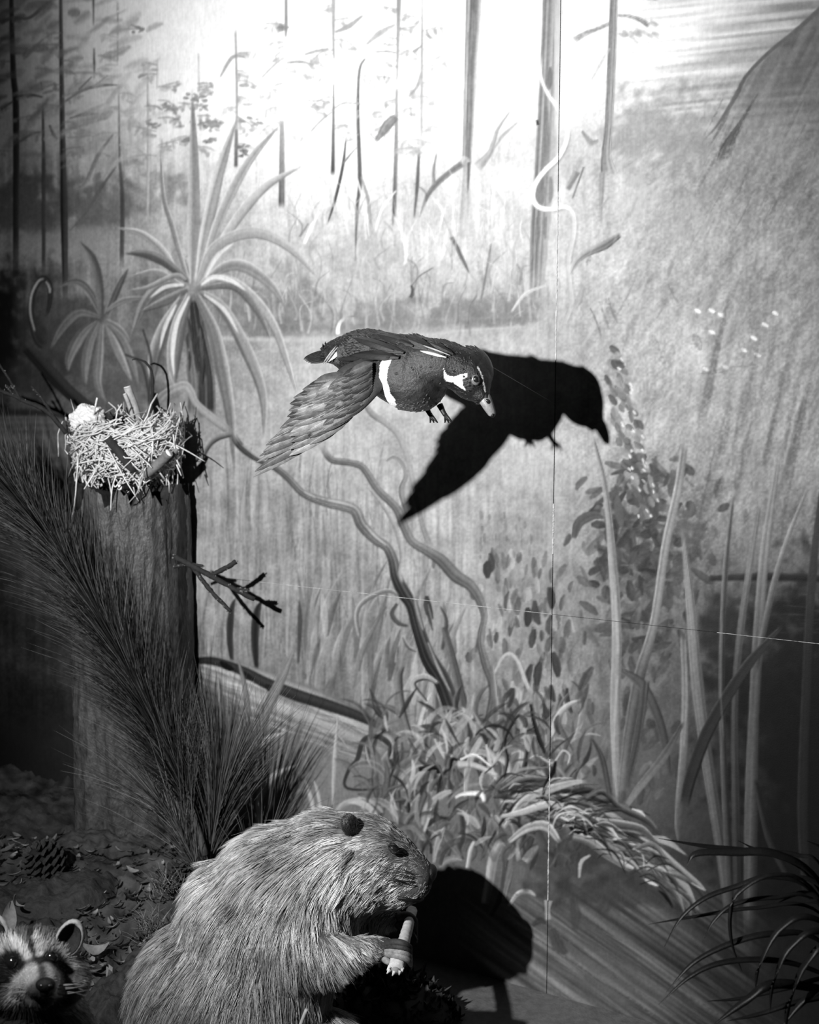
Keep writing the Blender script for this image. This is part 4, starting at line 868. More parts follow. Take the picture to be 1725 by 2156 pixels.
# wings: arm under rows of feathers; flight feathers each their own piece
def wing(conv, nor, name, M_row, label=None):
    """conv maps wing coordinates (near-wing photo pixels + lift) to space"""
    mbw = MB()
    P = [conv(800, 775, 0), conv(775, 815, 10), conv(745, 850, 12), conv(705, 882, 12), conv(650, 918, 10)]
    Vt, Ft = tube(catmull(P, 26), np.array([26, 28, 24, 16, 6]) * s, 16, True, .3, nor); mbw.add(Vt, Ft)
    Pb = [conv(790, 765, -2), conv(745, 800, 0), conv(705, 840, 0), conv(665, 880, 0)]
    Vt, Ft = tube(catmull(Pb, 24), np.array([24, 40, 36, 12]) * s, 16, True, .12, nor); mbw.add(Vt, Ft)
    w_ = mbw.build(name, M_row[0], duck)
    if label: tag(w_, label)
    rw = np.random.RandomState(3)
    def row(nf, r0, r1, t0, t1, width, lift, mi, nm, bow=0.0, blunt=.55):
        for k in range(nf):
            f_ = k / (nf - 1); bw = bow * math.sin(math.pi * f_)
            rx, ry = r0[0] + (r1[0] - r0[0]) * f_, r0[1] + (r1[1] - r0[1]) * f_
            tx, ty = t0[0] + (t1[0] - t0[0]) * f_ - bw, t0[1] + (t1[1] - t0[1]) * f_ - bw
            a = conv(rx, ry, lift + (1 - f_) * 3); b = conv(tx + rw.uniform(-4, 4), ty + rw.uniform(-4, 4), lift - 3 + (1 - f_) * 5)
            Vv, Ff = feather(a, b, width * s * rw.uniform(.9, 1.1), nor, .03, 10, .10, .0007, blunt)
            mb = MB(); mb.add(Vv, Ff); mb.build(nm, M_row[mi[k % len(mi)]], w_)
    row(10, (712, 896), (700, 842), (533, 1003), (592, 903), 26, 1, [1, 2], 'primary_feather', 6, .35)
    row(9, (712, 850), (742, 792), (598, 893), (662, 806), 28, 3, [2, 0], 'secondary_feather', 10)
    row(12, (728, 890), (722, 806), (608, 958), (640, 838), 22, 8, [3, 1, 2, 1], 'greater_covert', 6)
    row(12, (742, 876), (735, 796), (650, 934), (668, 822), 20, 11, [1, 2, 1, 3], 'median_covert', 4)
    row(13, (755, 862), (748, 786), (682, 912), (690, 812), 18, 14, [2, 1, 2], 'lesser_covert', 3)
    row(13, (766, 850), (762, 778), (704, 892), (706, 804), 18, 16, [2, 0, 1], 'lesser_covert', 3)
    row(13, (776, 836), (774, 770), (724, 872), (722, 796), 18, 18, [0, 2], 'lesser_covert', 2)
    row(12, (784, 820), (784, 764), (742, 850), (738, 786), 18, 20, [0, 0, 2], 'lesser_covert', 2)
def mat_vane(nm, t): return mat_tone(nm, t, .5, .4, 90, .12, stretch=(1, 1, 1), spec=.35, bscale=500)
M_W = [mat_vane('wing_feather_dark', .022), mat_vane('wing_feather_grey', .11), mat_vane('wing_feather_slate', .06), mat_vane('wing_feather_pale', .17)]
def conv_near(x, y, l):
    t = math.hypot(x - 800, y - 770) / 355.0
    return q(x, y, 60 - 52 * t + 26 * math.sin(t * 3.0) + l)
wing(conv_near, nrm(-CF * .92 - CR * .25 + CU * .15), 'wing', M_W, 'spread wing drooping towards the viewer')
def conv_far(x, y, l):                   # the other wing, folded back on the wall side of the body
    t = math.hypot(x - 800, y - 770) / 355.0
    a = (800 - x) / 267.0; b = (y - 770) / 233.0
    return q(912 - 22 * a, 742 + 118 * b, -20 - 215 * t - l)
wing(conv_far, nrm(CF * .2 + CR * .95), 'wing', M_W)
# thin wire that holds the duck off the wall
M_WIRE = mat_tone('support_wire', .05, .4, .2, 50, spec=.6)
wv, wf = tube(catmull([q(1015, 760, 20), on_wall(1172, 852, .0)], 12), .0005, 6)
o = mesh_obj('support_wire', wv, wf, M_WIRE); tag(o, 'thin dark wire running from the duck to the painted wall', 'wire')
# ------------------------------------------------------------------ beaver sitting up with a gnawed stick
BV_D = 2.28
q, s = frame(BV_D)
mb = MB()
for a in [(468, 2140, 0, 192, 222, 185, 16), (546, 1985, 0, 150, 195, 160, 34), (600, 1895, 0, 150, 160, 140, 30), (690, 1822, 0, 118, 112, 108, 20), (765, 1808, 0, 98, 96, 88, -25), (745, 1842, 0, 96, 84, 84, 0), (836, 1842, 0, 64, 62, 66, -35), (822, 1797, 0, 74, 50, 62, -38), (860, 1822, 0, 50, 40, 50, -38), (868, 1850, 0, 46, 52, 58, -30), (896, 1838, 0, 20, 24, 22, -40),
          (834, 1884, 0, 48, 30, 42, 10), (650, 1950, 20, 104, 118, 120, 0), (562, 1884, 0, 128, 122, 130, 35), (640, 1838, 0, 116, 110, 118, 30), (505, 2120, 70, 160, 165, 120, 0), (430, 2290, 0, 240, 150, 200, 0), (640, 2210, 30, 120, 90, 120, 0)]:
    pell(mb, q, s, *a, nu=24, nv=16)
ptube(mb, q, s, [(610, 1945, 80), (650, 2002, 112), (690, 2015, 128), (745, 2008, 134), (790, 1998, 134), (818, 1998, 130), (832, 2000, 126)], [78, 66, 46, 35, 27, 26, 18], 18, 40)
ptube(mb, q, s, [(660, 1930, -70), (730, 1955, -90), (790, 1940, -88), (830, 1932, -76), (850, 1936, -66)], [66, 46, 28, 24, 16], 18, 34)
ptube(mb, q, s, [(300, 2330, 0), (200, 2372, -30), (60, 2380, -70)], [90, 70, 30], 14, 16, flat=.4, up=CU)
bme, V, N = fuse(mb, .0062, 34)
beaver = empty('beaver', np.array([q(480, 2156, 0)[0], q(480, 2156, 0)[1], 0.0]))
tag(beaver, 'furry beaver sitting up and gripping a gnawed stick in its forepaws', 'beaver')
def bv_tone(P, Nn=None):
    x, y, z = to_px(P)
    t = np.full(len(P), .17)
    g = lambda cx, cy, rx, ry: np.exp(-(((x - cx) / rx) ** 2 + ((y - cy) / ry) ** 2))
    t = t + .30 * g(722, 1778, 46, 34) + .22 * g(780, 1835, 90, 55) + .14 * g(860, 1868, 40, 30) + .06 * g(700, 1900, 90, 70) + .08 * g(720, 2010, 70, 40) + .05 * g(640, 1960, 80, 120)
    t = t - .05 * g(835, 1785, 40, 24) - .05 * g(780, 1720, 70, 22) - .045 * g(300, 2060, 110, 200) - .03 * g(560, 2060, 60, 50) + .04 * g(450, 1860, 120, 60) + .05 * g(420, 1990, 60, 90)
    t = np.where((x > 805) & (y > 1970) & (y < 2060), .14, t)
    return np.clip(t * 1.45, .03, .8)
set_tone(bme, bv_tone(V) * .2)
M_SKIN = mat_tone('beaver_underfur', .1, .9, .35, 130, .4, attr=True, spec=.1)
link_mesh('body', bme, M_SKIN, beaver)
def blend_flow(P, anchors):
    x, y, z = to_px(P); W = np.zeros(len(P)); D = np.zeros((len(P), 3))
    for ax, ay, dx, dy, dz in anchors:
        w = 1 / (((x - ax) ** 2 + (y - ay) ** 2) / 3000 + 1) ** 2
        W += w; D += w[:, None] * (CR * dx - CU * dy - CF * dz)
    return D / W[:, None]
BF = [(905, 1840, -.6, -.2, .1), (860, 1790, -.9, -.4, .1), (860, 1870, -.9, .5, .2), (800, 1740, -1, -.3, .1), (790, 1830, -.9, .45, .2), (720, 1720, -1, .05, .1), (720, 1790, -.8, .5, .2), (740, 1880, -.6, .9, .2), (640, 1750, -.9, .45, .1), (640, 1850, -.65, .75, .1), (700, 1930, -.2, 1, .2), (560, 1800, -.8, .6, .1), (540, 1920, -.55, .8, .1),
      (450, 1830, -.7, .7, .1), (420, 1950, -.45, .9, .1), (600, 1990, -.1, 1, .2), (330, 2000, -.3, 1, 0), (480, 2060, -.35, .8, .2), (640, 2030, .2, 1, .2), (720, 1985, .65, .45, .2), (740, 2025, .5, .85, .1), (800, 1995, .9, .25, 0), (560, 2100, .05, 1, .2), (400, 2130, -.4, .9, .1), (640, 2130, -.1, 1, .1), (820, 1905, -.7, .6, .1)]
def bv_len(P, Nn):
    x, y, z = to_px(P)
    L = np.full(len(P), .040)
    L = np.where(x > 690, .040 - .022 * np.clip((x - 690) / 90, 0, 1), L)
    L = np.where((x > 780) & (y < 1935), .018 - .012 * np.clip((x - 780) / 100, 0, 1), L)
    L = np.where((x > 640) & (y > 1955) & (y < 2080), .030 - .020 * np.clip((x - 690) / 90, 0, 1), L)
    L = np.where((x > 788) & (y > 1960), .006, L)
    L = np.where((x > 872) & (y > 1805) & (y < 1872), .0035, L)
    return L
M_BFUR = hair_mat('beaver_guard_hair', .30, .8, 1.7)
def keep_fur(P, Nn):
    x, y, z = to_px(P)
    return ~((x > 900) & (y > 1824) & (y < 1862)) & (y < 2330) & ~((np.hypot((x - 738) / 19, (y - 1738) / 24) < 1) & (z < BV_D))
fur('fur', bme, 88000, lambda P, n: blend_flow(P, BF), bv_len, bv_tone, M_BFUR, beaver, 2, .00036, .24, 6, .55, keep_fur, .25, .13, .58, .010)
# face
M_DARK = mat_tone('dark_bare_skin', .006, .5, .4, 120, .5)
for ex, ey, ez, er in ((738, 1738, 57, 1.0), (768, 1738, -76, .8)):
    mb = MB(); pell(mb, q, s, ex, ey, ez, 17 * er, 23 * er, 13, 12); pell(mb, q, s, ex - 3, ey + 4, ez + 5, 12, 17, 12, 12)
    eme, eV, eN = fuse(mb, .0022, 5); eo = link_mesh('ear', eme, M_DARK, beaver); tag(eo, 'small round dark ear')
    set_tone(eme, np.full(len(eV), .01))
    fur('ear_fur', eme, 1500, lambda P, n: np.tile(CU * .9 - CR * .4, (len(P), 1)), lambda P, n: np.full(len(P), .007), lambda P, n: np.full(len(P), .014), M_BFUR, eo, 4, .0003, .5, 4, .4)
for zz, nm in ((74, 'eye'), (-74, 'eye')):
    mb = MB(); pell(mb, q, s, 829, 1787, zz * .9, 9.5, 7, 8, -30); mb.build(nm, M_EYE, beaver)
mb = MB(); ptube(mb, q, s, [(818, 1782, 66), (829, 1778, 71), (841, 1788, 66)], [2, 3.4, 2], 6, 10); ptube(mb, q, s, [(818, 1784, 66), (830, 1796, 70), (842, 1790, 66)], [2, 3, 2], 6, 10); mb.build('eyelid', M_DARK, beaver)
mb = MB(); pell(mb, q, s, 903, 1840, 2, 17, 22, 26, -30); pell(mb, q, s, 896, 1852, 0, 16, 18, 28, -30)
nme, nV, nN = fuse(mb, .0016, 6); link_mesh('nose', nme, mat_tone('nose_leather', .008, .38, .4, 300, .5), beaver)
for zz in (19, -17):
    mb = MB(); pell(mb, q, s, 904, 1845, zz, 8, 10, 9, -20); mb.build('nostril', M_EYE, beaver)
mb = MB(); ptube(mb, q, s, [(838, 1893, 54), (852, 1892, 55), (868, 1896, 50), (882, 1896, 32), (890, 1891, 0), (882, 1896, -32), (852, 1892, -55)], [1.5, 3.5, 4, 4, 4, 4, 2], 8, 30); mb.build('mouth', M_DARK, beaver)
M_WHISK = mat_tone('whisker', .03, .4)
rw = random.Random(8)
for i in range(16):
    sg = 1 if i < 11 else -1
    x0, y0 = rw.uniform(862, 884), rw.uniform(1838, 1866)
    mb = MB(); ptube(mb, q, s, [(x0, y0, 56 * sg), (x0 - 30, y0 - 6 + rw.uniform(-8, 4), 76 * sg), (x0 - rw.uniform(60, 88), y0 + rw.uniform(-22, 6), 84 * sg)], [.9, .7, .25], 4, 8); mb.build('whisker', M_WHISK, beaver)
# forepaws: fingers close round the stick
M_PAW = mat_tone('beaver_finger', .22, .6, .4, 160, .4); M_PAWD = mat_tone('beaver_finger_dark', .03, .6, .4, 160, .4); M_CLAW = mat_tone('claw', .02, .35, .3, 90)
def finger(pts, R, m, tip):
    mb = MB(); ptube(mb, q, s, pts, R, 10, 16); f = mb.build('finger', m, beaver)
    mb = MB(); a, b = np.array(pts[-2]), np.array(pts[-1]); d = b - a; d = d / np.linalg.norm(d)
    mid_ = b + d * tip * .5 + np.array([0, tip * .06, 0]); e = b + d * tip + np.array([-2, tip * .22, -3])
    ptube(mb, q, s, [tuple(b - d * 3), tuple(mid_), tuple(e)], [R[-1] * .85, R[-1] * .6, .5], 8, 8); mb.build('claw', M_CLAW, f)
for k, (m_, tip) in enumerate(((M_PAWD, 12), (M_PAWD, 13), (M_PAW, 19), (M_PAW, 17))):
    finger([(812, 1990 + 5 * k, 140), (832, 1985 + 8.5 * k, 168 + 2 * k), (850, 1987 + 9.5 * k, 176 + 2 * k), (862, 1994 + 10 * k, 166 + 2 * k), (865, 2002 + 10 * k, 156)], [10, 8, 7, 6, 4.2], m_, tip)
finger([(808, 2012, 138), (814, 2022, 154), (822, 2028, 162)], [10, 7.5, 5], M_PAW, 8)
for k in range(4): finger([(838, 1932 + 3 * k, -64 - 5 * k), (858, 1928 + 6 * k, -56 - 8 * k), (872, 1938 + 7 * k, -54 - 8 * k), (876, 1952 + 6 * k, -58 - 8 * k)], [10, 9, 8, 5], M_PAWD, 14)
finger([(838, 1946, -60), (848, 1956, -52), (856, 1962, -52)], [9, 8, 6], M_PAWD, 6)
# stick
stick = MB(); P = catmull([q(834, 2040, 186), q(842, 2010, 150), q(853, 1975, 60), q(862, 1940, -50), q(867, 1918, -110)], 40)
rj = random.Random(4); Vt, Ft = tube(P, lerp_list(np.array([15, 16, 13.5, 12.5, 12, 11, 12, 12]) * s, 40), 16, True, 1, None, .05, rj); stick.add(Vt, Ft)
M_STICK = mat_tone('peeled_wood', .50, .7, .3, 90, .35)
so = stick.build('gnawed_stick', M_STICK); tag(so, 'pale peeled stick held between the forepaws of the beaver', 'stick')
for i in range(7):
    a = i * .9; c0 = np.array([834 + 14 * math.cos(a), 2038 + 8 * math.sin(a), 186 + 8 * math.sin(a)]); mb = MB(); ptube(mb, q, s, [tuple(c0), (c0[0] - 4 + 3 * math.cos(a), c0[1] + 9, c0[2] + 4)], [4.5, 1], 6, 4); mb.build('splinter', M_STICK, so)
mb = MB(); pell(mb, q, s, 833.5, 2043, 191, 8, 6.5, 5, -20); mb.build('pith', mat_tone('stick_pith', .22, .8), so)
# stiff straw in front of the beaver
mb = MB(); q3, s3 = frame(2.05); ptube(mb, q3, s3, [(647, 2128, 0), (636, 2150, 0), (540, 2412, 0)], [4.2, 4, 4], 10, 8)
o = mb.build('cut_reed', mat_tone('dry_stem', .35, .6, .2, 60)); tag(o, 'single pale cut reed poking up at the belly of the beaver', 'reed')
# ------------------------------------------------------------------ raccoon at the lower left, close to the viewer
RC_D = 1.70
q, s = frame(RC_D)
mb = MB()
for a in [(72, 2040, 0, 96, 84, 90, 0), (74, 2066, 10, 116, 66, 78, 0), (60, 2005, 20, 70, 48, 60, 0), (80, 2060, 60, 58, 46, 50, 0), (88, 2098, 92, 34, 20, 44, 0), (75, 2170, -40, 116, 110, 110, 0), (80, 2320, -60, 150, 190, 140, 0), (80, 2560, -60, 185, 210, 170, 0)]:
    pell(mb, q, s, *a, nu=24, nv=16)
ptube(mb, q, s, [(80, 2052, 60), (88, 2066, 118), (94, 2075, 160), (96, 2077, 172)], [46, 36, 25, 16], 16, 20)
for sx in (-70, 80): ptube(mb, q, s, [(80 + sx, 2260, 40), (80 + sx * 1.2, 2450, 90), (80 + sx * 1.1, 2620, 90), (80 + sx * 1.1, 2735, 110)], [60, 46, 34, 30], 14, 24)
rme, V, N = fuse(mb, .0042, 9)
raccoon = empty('raccoon', np.array([q(80, 2400)[0], q(80, 2400)[1], 0]))
tag(raccoon, 'masked raccoon looking at the viewer from the lower left corner', 'raccoon')
def rc_tone(P, Nn=None):
    x, y, z = to_px(P); near = (z < RC_D - (-30) * s)
    t = np.full(len(P), .085)
    t = np.where(y > 2115, .05 + .05 * np.clip((x - 120) / 40, 0, 1), t)  # throat and chest toned down, painting in the shade below the head
    def ln(pts, w, v, soft=5):
        nonlocal t
        k = np.clip((w - sdist(x, y, pts)) / soft + .5, 0, 1); t = t * (1 - k) + v * k
    ln([(-20, 2020), (8, 1996), (24, 1988)], 14, .28); ln([(92, 1990), (120, 1998), (140, 2010), (152, 2030)], 13, .26)
    ln([(24, 2030), (-10, 2055), (-40, 2080)], 30, .008, 10); ln([(110, 2026), (135, 2060), (150, 2095)], 27, .008, 10)
    ln([(62, 1962), (70, 1995), (82, 2030), (90, 2058)], 9, .02, 8)
    ln([(28, 1978), (40, 1990), (57, 2012)], 9, .42); ln([(76, 1974), (82, 1990), (84, 2006)], 8, .40)
    ln([(68, 2046), (44, 2068), (32, 2098)], 17, .36, 9); ln([(98, 2042), (118, 2058), (126, 2090)], 14, .34, 9)
    ln([(88, 2040), (92, 2060)], 9, .05, 8); ln([(90, 2092), (88, 2104)], 18, .03, 10)  # last patch paints the shade under the muzzle onto the chin
    ln([(165, 2075), (180, 2110), (185, 2160)], 22, .20, 20)
    return np.clip(t * 1.9, .006, .85)
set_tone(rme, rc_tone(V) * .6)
link_mesh('body', rme, mat_tone('raccoon_underfur', .1, .9, .3, 150, .4, attr=True, spec=.1), raccoon)
RF = [(95, 2075, .0, -.2, -1), (60, 2000, -.1, -1, -.6), (110, 1990, .4, -.9, -.6), (20, 1990, -.5, -.8, -.6), (72, 2040, -.05, -.6, -1), (150, 2050, 1, .3, -.5), (0, 2050, -1, .3, -.5), (120, 2090, .8, .7, -.5), (40, 2095, -.8, .7, -.5), (160, 2130, .5, 1, -.3), (80, 2150, 0, 1, 0), (180, 2180, .3, 1, 0), (80, 2400, 0, 1, 0)]
def rc_len(P, Nn):
    x, y, z = to_px(P); r_ = np.hypot((x - 92) / 75, (y - 2065) / 70)
    L = .003 + .012 * np.clip(r_ - .6, 0, 1.0)
    return np.where(y > 2125, .028, L)
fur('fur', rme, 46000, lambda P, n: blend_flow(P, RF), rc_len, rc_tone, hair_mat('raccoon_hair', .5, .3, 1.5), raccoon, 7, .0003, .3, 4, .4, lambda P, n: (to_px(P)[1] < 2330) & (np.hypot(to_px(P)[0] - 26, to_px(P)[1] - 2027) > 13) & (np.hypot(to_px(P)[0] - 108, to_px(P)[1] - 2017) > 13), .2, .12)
def cup(c, ax, a1, ra, rb_, depth, mat, nm, mat_in):
    a1 = nrm(a1 - ax * (a1 @ ax)); a2 = np.cross(ax, a1); Vr = []; Fr = []; n_ = 24; m_ = 8
    for i in range(m_ + 1):
        f = i / m_; rr_ = f ** .7
        for k in range(n_):
            th = 2 * math.pi * k / n_
            top = 1 + .12 * max(0, math.cos(th))
            Vr.append(c + (a1 * math.cos(th) * rb_ * top + a2 * math.sin(th) * ra) * rr_ * s + ax * depth * (f ** 1.6 - .6))
    for i in range(m_):
        for k in range(n_): Fr.append((i * n_ + k, i * n_ + (k + 1) % n_, (i + 1) * n_ + (k + 1) % n_, (i + 1) * n_ + k))
    mb = MB(); mb.add(Vr, Fr)
    n0 = len(Vr); back = [v - ax * .007 + (v - c) * .16 for v in Vr]; Fb = [f[::-1] for f in Fr]
    rim = [(m_ * n_ + k, m_ * n_ + (k + 1) % n_, n0 + m_ * n_ + (k + 1) % n_, n0 + m_ * n_ + k) for k in range(n_)]
    o = MB(); o.add(Vr + back, Fr + [tuple(n0 + j for j in f) for f in Fb] + rim)
    e = o.build(nm, mat, raccoon)
    i_ = MB(); i_.add([v + ax * .0012 - (v - c) * .10 for v in Vr], Fr); i_.build('ear_lining', mat_in, e)
    return e
M_EARR = mat_tone('ear_rim_fur', .30, .9, .3, 200, .5); M_EARI = mat_tone('ear_inner_fur', .02, .9, .4, 200, .5)
for ex, ey, lean in ((146, 1978, .35), (-6, 1966, -.35)):
    axr = nrm(-CF * .9 + CR * lean * .5 + CU * .1)
    e = cup(q(ex, ey, 10), axr, CU + CR * lean, 25, 33, .014, M_EARR, 'ear', M_EARI); tag(e, 'rounded ear with pale rim')
for ex, ey in ((26, 2027), (108, 2017)):
    mb = MB(); pell(mb, q, s, ex, ey, 78, 13.5, 12.5, 10); mb.build('eye', M_EYE, raccoon)
    mb = MB(); ptube(mb, q, s, [(ex - 15, ey + 1, 76), (ex, ey - 13, 82), (ex + 15, ey, 76)], [1.5, 2.4, 1.5], 6, 10); mb.build('eyelid', M_DARK, raccoon)
mb = MB(); pell(mb, q, s, 96, 2073, 186, 20, 14, 14); pell(mb, q, s, 96, 2084, 180, 12, 14, 12)
nme, nV, nN = fuse(mb, .0014, 5); no = link_mesh('nose', nme, mat_tone('raccoon_nose_leather', .010, .5, .3, 300, .4), raccoon)
for dx in (-9, 9): mb = MB(); pell(mb, q, s, 96 + dx, 2076, 197, 4.5, 3.5, 3); mb.build('nostril', M_EYE, no)
mb = MB(); ptube(mb, q, s, [(60, 2104, 96), (80, 2104, 134), (96, 2098, 150), (112, 2102, 134), (130, 2098, 100)], [2, 3.5, 4, 3.5, 2], 8, 24); mb.build('mouth', M_DARK, raccoon)
rw = random.Random(3)
for i in range(14):
    sg = 1 if i % 2 else -1
    x0, y0 = 94 + sg * rw.uniform(18, 30), rw.uniform(2074, 2094)
    mb = MB(); ptube(mb, q, s, [(x0, y0, 130), (x0 + sg * 30, y0 - 3, 128), (x0 + sg * rw.uniform(45, 75), y0 + rw.uniform(-14, 10), 110)], [.8, .6, .25], 4, 8); mb.build('whisker', mat_tone('pale_whisker', .35, .5) if i == 0 else bpy.data.materials['pale_whisker'], raccoon)
# ------------------------------------------------------------------ floor, stump and the things around it
def fnoise(x, y, z, sc): return mnoise.noise(Vector((x * sc, y * sc, z * sc)))
def wall_y(x): return (W0[1] - (x - W0[0]) * math.tan(TH))
# floor: bare painted boards on the right, an earth bank heaped round the stump on the left
def sstep(t): t = max(0.0, min(1.0, t)); return t * t * (3 - 2 * t)
def ground_h(x, y):
    e = sstep((-.20 - x) / .25)
    bank = .205 * sstep((y - 1.75) / .95) * sstep((-.16 - x) / .34)
    return e * (.020 * fnoise(x, y, 1, 7) + .014 * fnoise(x, y, 3, 22) + .010 * fnoise(x, y, 5, 55) + .005 * fnoise(x, y, 7, 130)) + e * .012 + bank
def gpt(px_, py_, z=0.0):                # where a sight line meets the ground
    r_ = ray(px_, py_); k = 1.2
    while k < 3.6:
        p = CAM + r_ * k
        if p[2] < ground_h(p[0], p[1]) + z or p[1] > wall_y(p[0]) - .01: break
        k += .01
    return np.array([p[0], p[1], ground_h(p[0], p[1]) + z])
xs = np.concatenate([np.linspace(-1.7, -.05, 260), np.linspace(-.04, 1.3, 60)]); FV = []; ny = 150
for x in xs:
    yw = wall_y(x) - .002; y0_ = min(.85, yw - .3)
    for j in range(ny):
        y = yw - (yw - y0_) * (j / (ny - 1)) ** 1.15
        FV.append((x, y, ground_h(x, y)))
FF = np.array([(i * ny + j, i * ny + j + 1, (i + 1) * ny + j + 1, (i + 1) * ny + j) for i in range(len(xs) - 1) for j in range(ny - 1)])
FV = np.array(FV); ft = np.array([.055 + .06 * fnoise(a, b, 0, 30) * (a < -.2) + .03 * fnoise(a, b, 0, 8) for a, b, c in FV]); ft = np.where(FV[:, 0] > -.2, .12, ft)
M_FLOOR = mat_tone('floor_paint', .08, .42, .28, 55, .3, attr=True, bscale=200, spec=.4)
fl = mesh_obj('floor', FV, FF, M_FLOOR, None, True, np.clip(ft, .012, .2)); tag(fl, 'dark painted floor turning to an earth bank round the stump', None, None, 'structure')

# stump with a bark skin
SD = 2.93; q, s = frame(SD)
c0 = q(288, 1700); cx0, cy0 = c0[0], c0[1]; Rst = 120 * s
ztop = q(290, 1018)[2]
SV = []; SF = []; na, nz_ = 120, 110
for j in range(nz_ + 1):
    z = -.01 + (ztop + .01) * j / nz_
    flare = 1 + .16 * math.exp(-z / .06) + .03 * math.sin(z * 5)
    for i in range(na):
        th = 2 * math.pi * i / na
        dx, dy = math.cos(th), math.sin(th)
        n_ = .006 * fnoise(dx * 1.2, dy * 1.2, z * .5, 3) * 3 + .006 * fnoise(dx * 3, dy * 3, z * .5, 6) + .004 * fnoise(dx * 8, dy * 8, z * 3, 3) + .003 * fnoise(dx * 20, dy * 20, z * 40, 1) + .012 * math.exp(-((th - 4.55) / .12) ** 2) * (1 if .25 < z < .9 else .3)
        r_ = (Rst * flare + n_)
        zz = z + (.05 * fnoise(dx, dy, 3, 3.2) + .03 * fnoise(dx, dy, 9, 11)) * max(0, (j - nz_ + 6) / 6)
        p_ = np.array([cx0 + dx * r_, cy0 + dy * r_, zz]); dw = (p_ - W0) @ WN
        if dw < .004: p_ = p_ + WN * (.004 - dw)   # its back is sawn flat against the wall
        SV.append(tuple(p_))
for j in range(nz_):
    for i in range(na): SF.append((j * na + i, j * na + (i + 1) % na, (j + 1) * na + (i + 1) % na, (j + 1) * na + i))
stump = empty('tree_stump', (cx0, cy0, 0)); tag(stump, 'tall broken grey tree stump carrying the straw nest', 'stump')
M_BARK = mat_tone('stump_bark', .055, .5, .6, 60, 1.0, stretch=(1, 1, .5), spec=.4, bscale=170)
mesh_obj('trunk', SV, SF, M_BARK, stump)
TV = [SV[nz_ * na + i] for i in range(na)] + [(cx0, cy0, ztop - .02)]
mesh_obj('cut_top', TV, [(i, (i + 1) % na, na) for i in range(na)], mat_tone('stump_rotten_top', .02, .9, .5, 60, .6), stump)
# ragged dark slab behind the nest, standing in for its shadow on the stump
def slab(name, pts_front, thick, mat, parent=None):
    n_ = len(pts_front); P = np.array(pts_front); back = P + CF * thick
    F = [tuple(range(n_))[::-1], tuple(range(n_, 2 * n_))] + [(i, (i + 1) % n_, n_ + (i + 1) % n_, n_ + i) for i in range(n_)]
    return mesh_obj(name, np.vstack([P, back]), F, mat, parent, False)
M_DARKW = mat_tone('dark_wood_and_shade', .018, .85, .5, 60, .7, stretch=(1, 1, .4))
slab('nest_shadow_slab', [q(332, 1000, -40), q(336, 880, -40), q(342, 850, -40), q(346, 905, -40), q(358, 945, -40), q(368, 885, -40), q(382, 905, -40), q(398, 900, -40), q(410, 935, -40), q(430, 930, -40), q(432, 985, -40), q(420, 1030, -40), q(350, 1030, -40)], .03, M_DARKW, stump)

# nest
NQ, ns = frame(2.80); rn_ = random.Random(12)
nest = empty('straw_nest', NQ(265, 1010)); tag(nest, 'pale straw nest perched on top of the tree stump', 'nest')
M_STRAW = mat_tone('dry_straw', .50, .65, .35, 60); M_STRAWD = mat_tone('dry_straw_brown', .26, .7, .4, 60)
def straw_pts(a, R, z, l, tilt=0):
    P = []
    for k in range(6):
        th = a + (k / 5 - .5) * l
        P.append((265 + R * math.cos(th) * 1.0, z - tilt * (k - 2.5), R * math.sin(th) * .95))
    return P
wov = MB()
for i in range(1100):
    h = rn_.random(); R = 70 + 40 * math.sin(min(1, h * 1.15) * 1.7) + rn_.gauss(0, 10)
    y = 1005 - 112 * h + rn_.uniform(-5, 5)
    P = straw_pts(rn_.uniform(0, 6.3), R, y, rn_.uniform(.35, 1.1), rn_.gauss(0, 9))
    P = [(a + rn_.uniform(-5, 5), b + rn_.uniform(-6, 6), c + rn_.uniform(-8, 8)) for a, b, c in P]
    ptube(wov, NQ, ns, P, [rn_.uniform(1.0, 2.2), 1.6, .9], 4, 7)
w_ = wov.build('woven_straw', M_STRAW, nest); w_['kind'] = 'stuff'
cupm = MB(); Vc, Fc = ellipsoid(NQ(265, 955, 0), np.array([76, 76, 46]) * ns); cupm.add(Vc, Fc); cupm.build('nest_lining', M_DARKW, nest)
STR = [[(162, 1000, 90), (165, 960, 95), (158, 1050, 98), (150, 1100, 95), (141, 1140, 90)], [(205, 985, 90), (190, 1010, 100), (177, 1030, 104)], [(228, 945, 108), (250, 985, 112), (270, 1020, 108), (292, 1055, 100)], [(240, 905, 100), (280, 945, 112), (320, 985, 112)], [(295, 960, 110), (302, 995, 115), (290, 1035, 112), (270, 1060, 108)], [(380, 985, 80), (370, 960, 90), (365, 915, 92), (368, 935, 90)],
       [(384, 905, 40), (340, 903, 80), (300, 898, 95)], [(355, 930, 90), (395, 950, 80), (432, 972, 60)], [(372, 978, 85), (382, 1002, 82)], [(145, 900, 60), (175, 910, 90), (210, 905, 100)], [(222, 885, 70), (205, 930, 108), (200, 970, 110)], [(245, 1000, 108), (236, 1030, 110), (233, 1075, 106)], [(312, 868, 20), (285, 872, 70), (260, 885, 90)], [(170, 975, 95), (205, 968, 108), (240, 975, 112)],
       [(265, 880, 95), (300, 910, 108), (340, 925, 104)], [(340, 886, 80), (310, 905, 100), (275, 925, 112)], [(360, 912, 90), (330, 925, 108), (290, 940, 116)], [(190, 930, 105), (230, 940, 114), (260, 930, 112)], [(320, 900, 100), (322, 940, 112), (318, 970, 112)], [(215, 950, 110), (208, 975, 110)], [(150, 975, 80), (175, 965, 95)], [(255, 1010, 110), (243, 1025, 110), (238, 1015, 108)]]
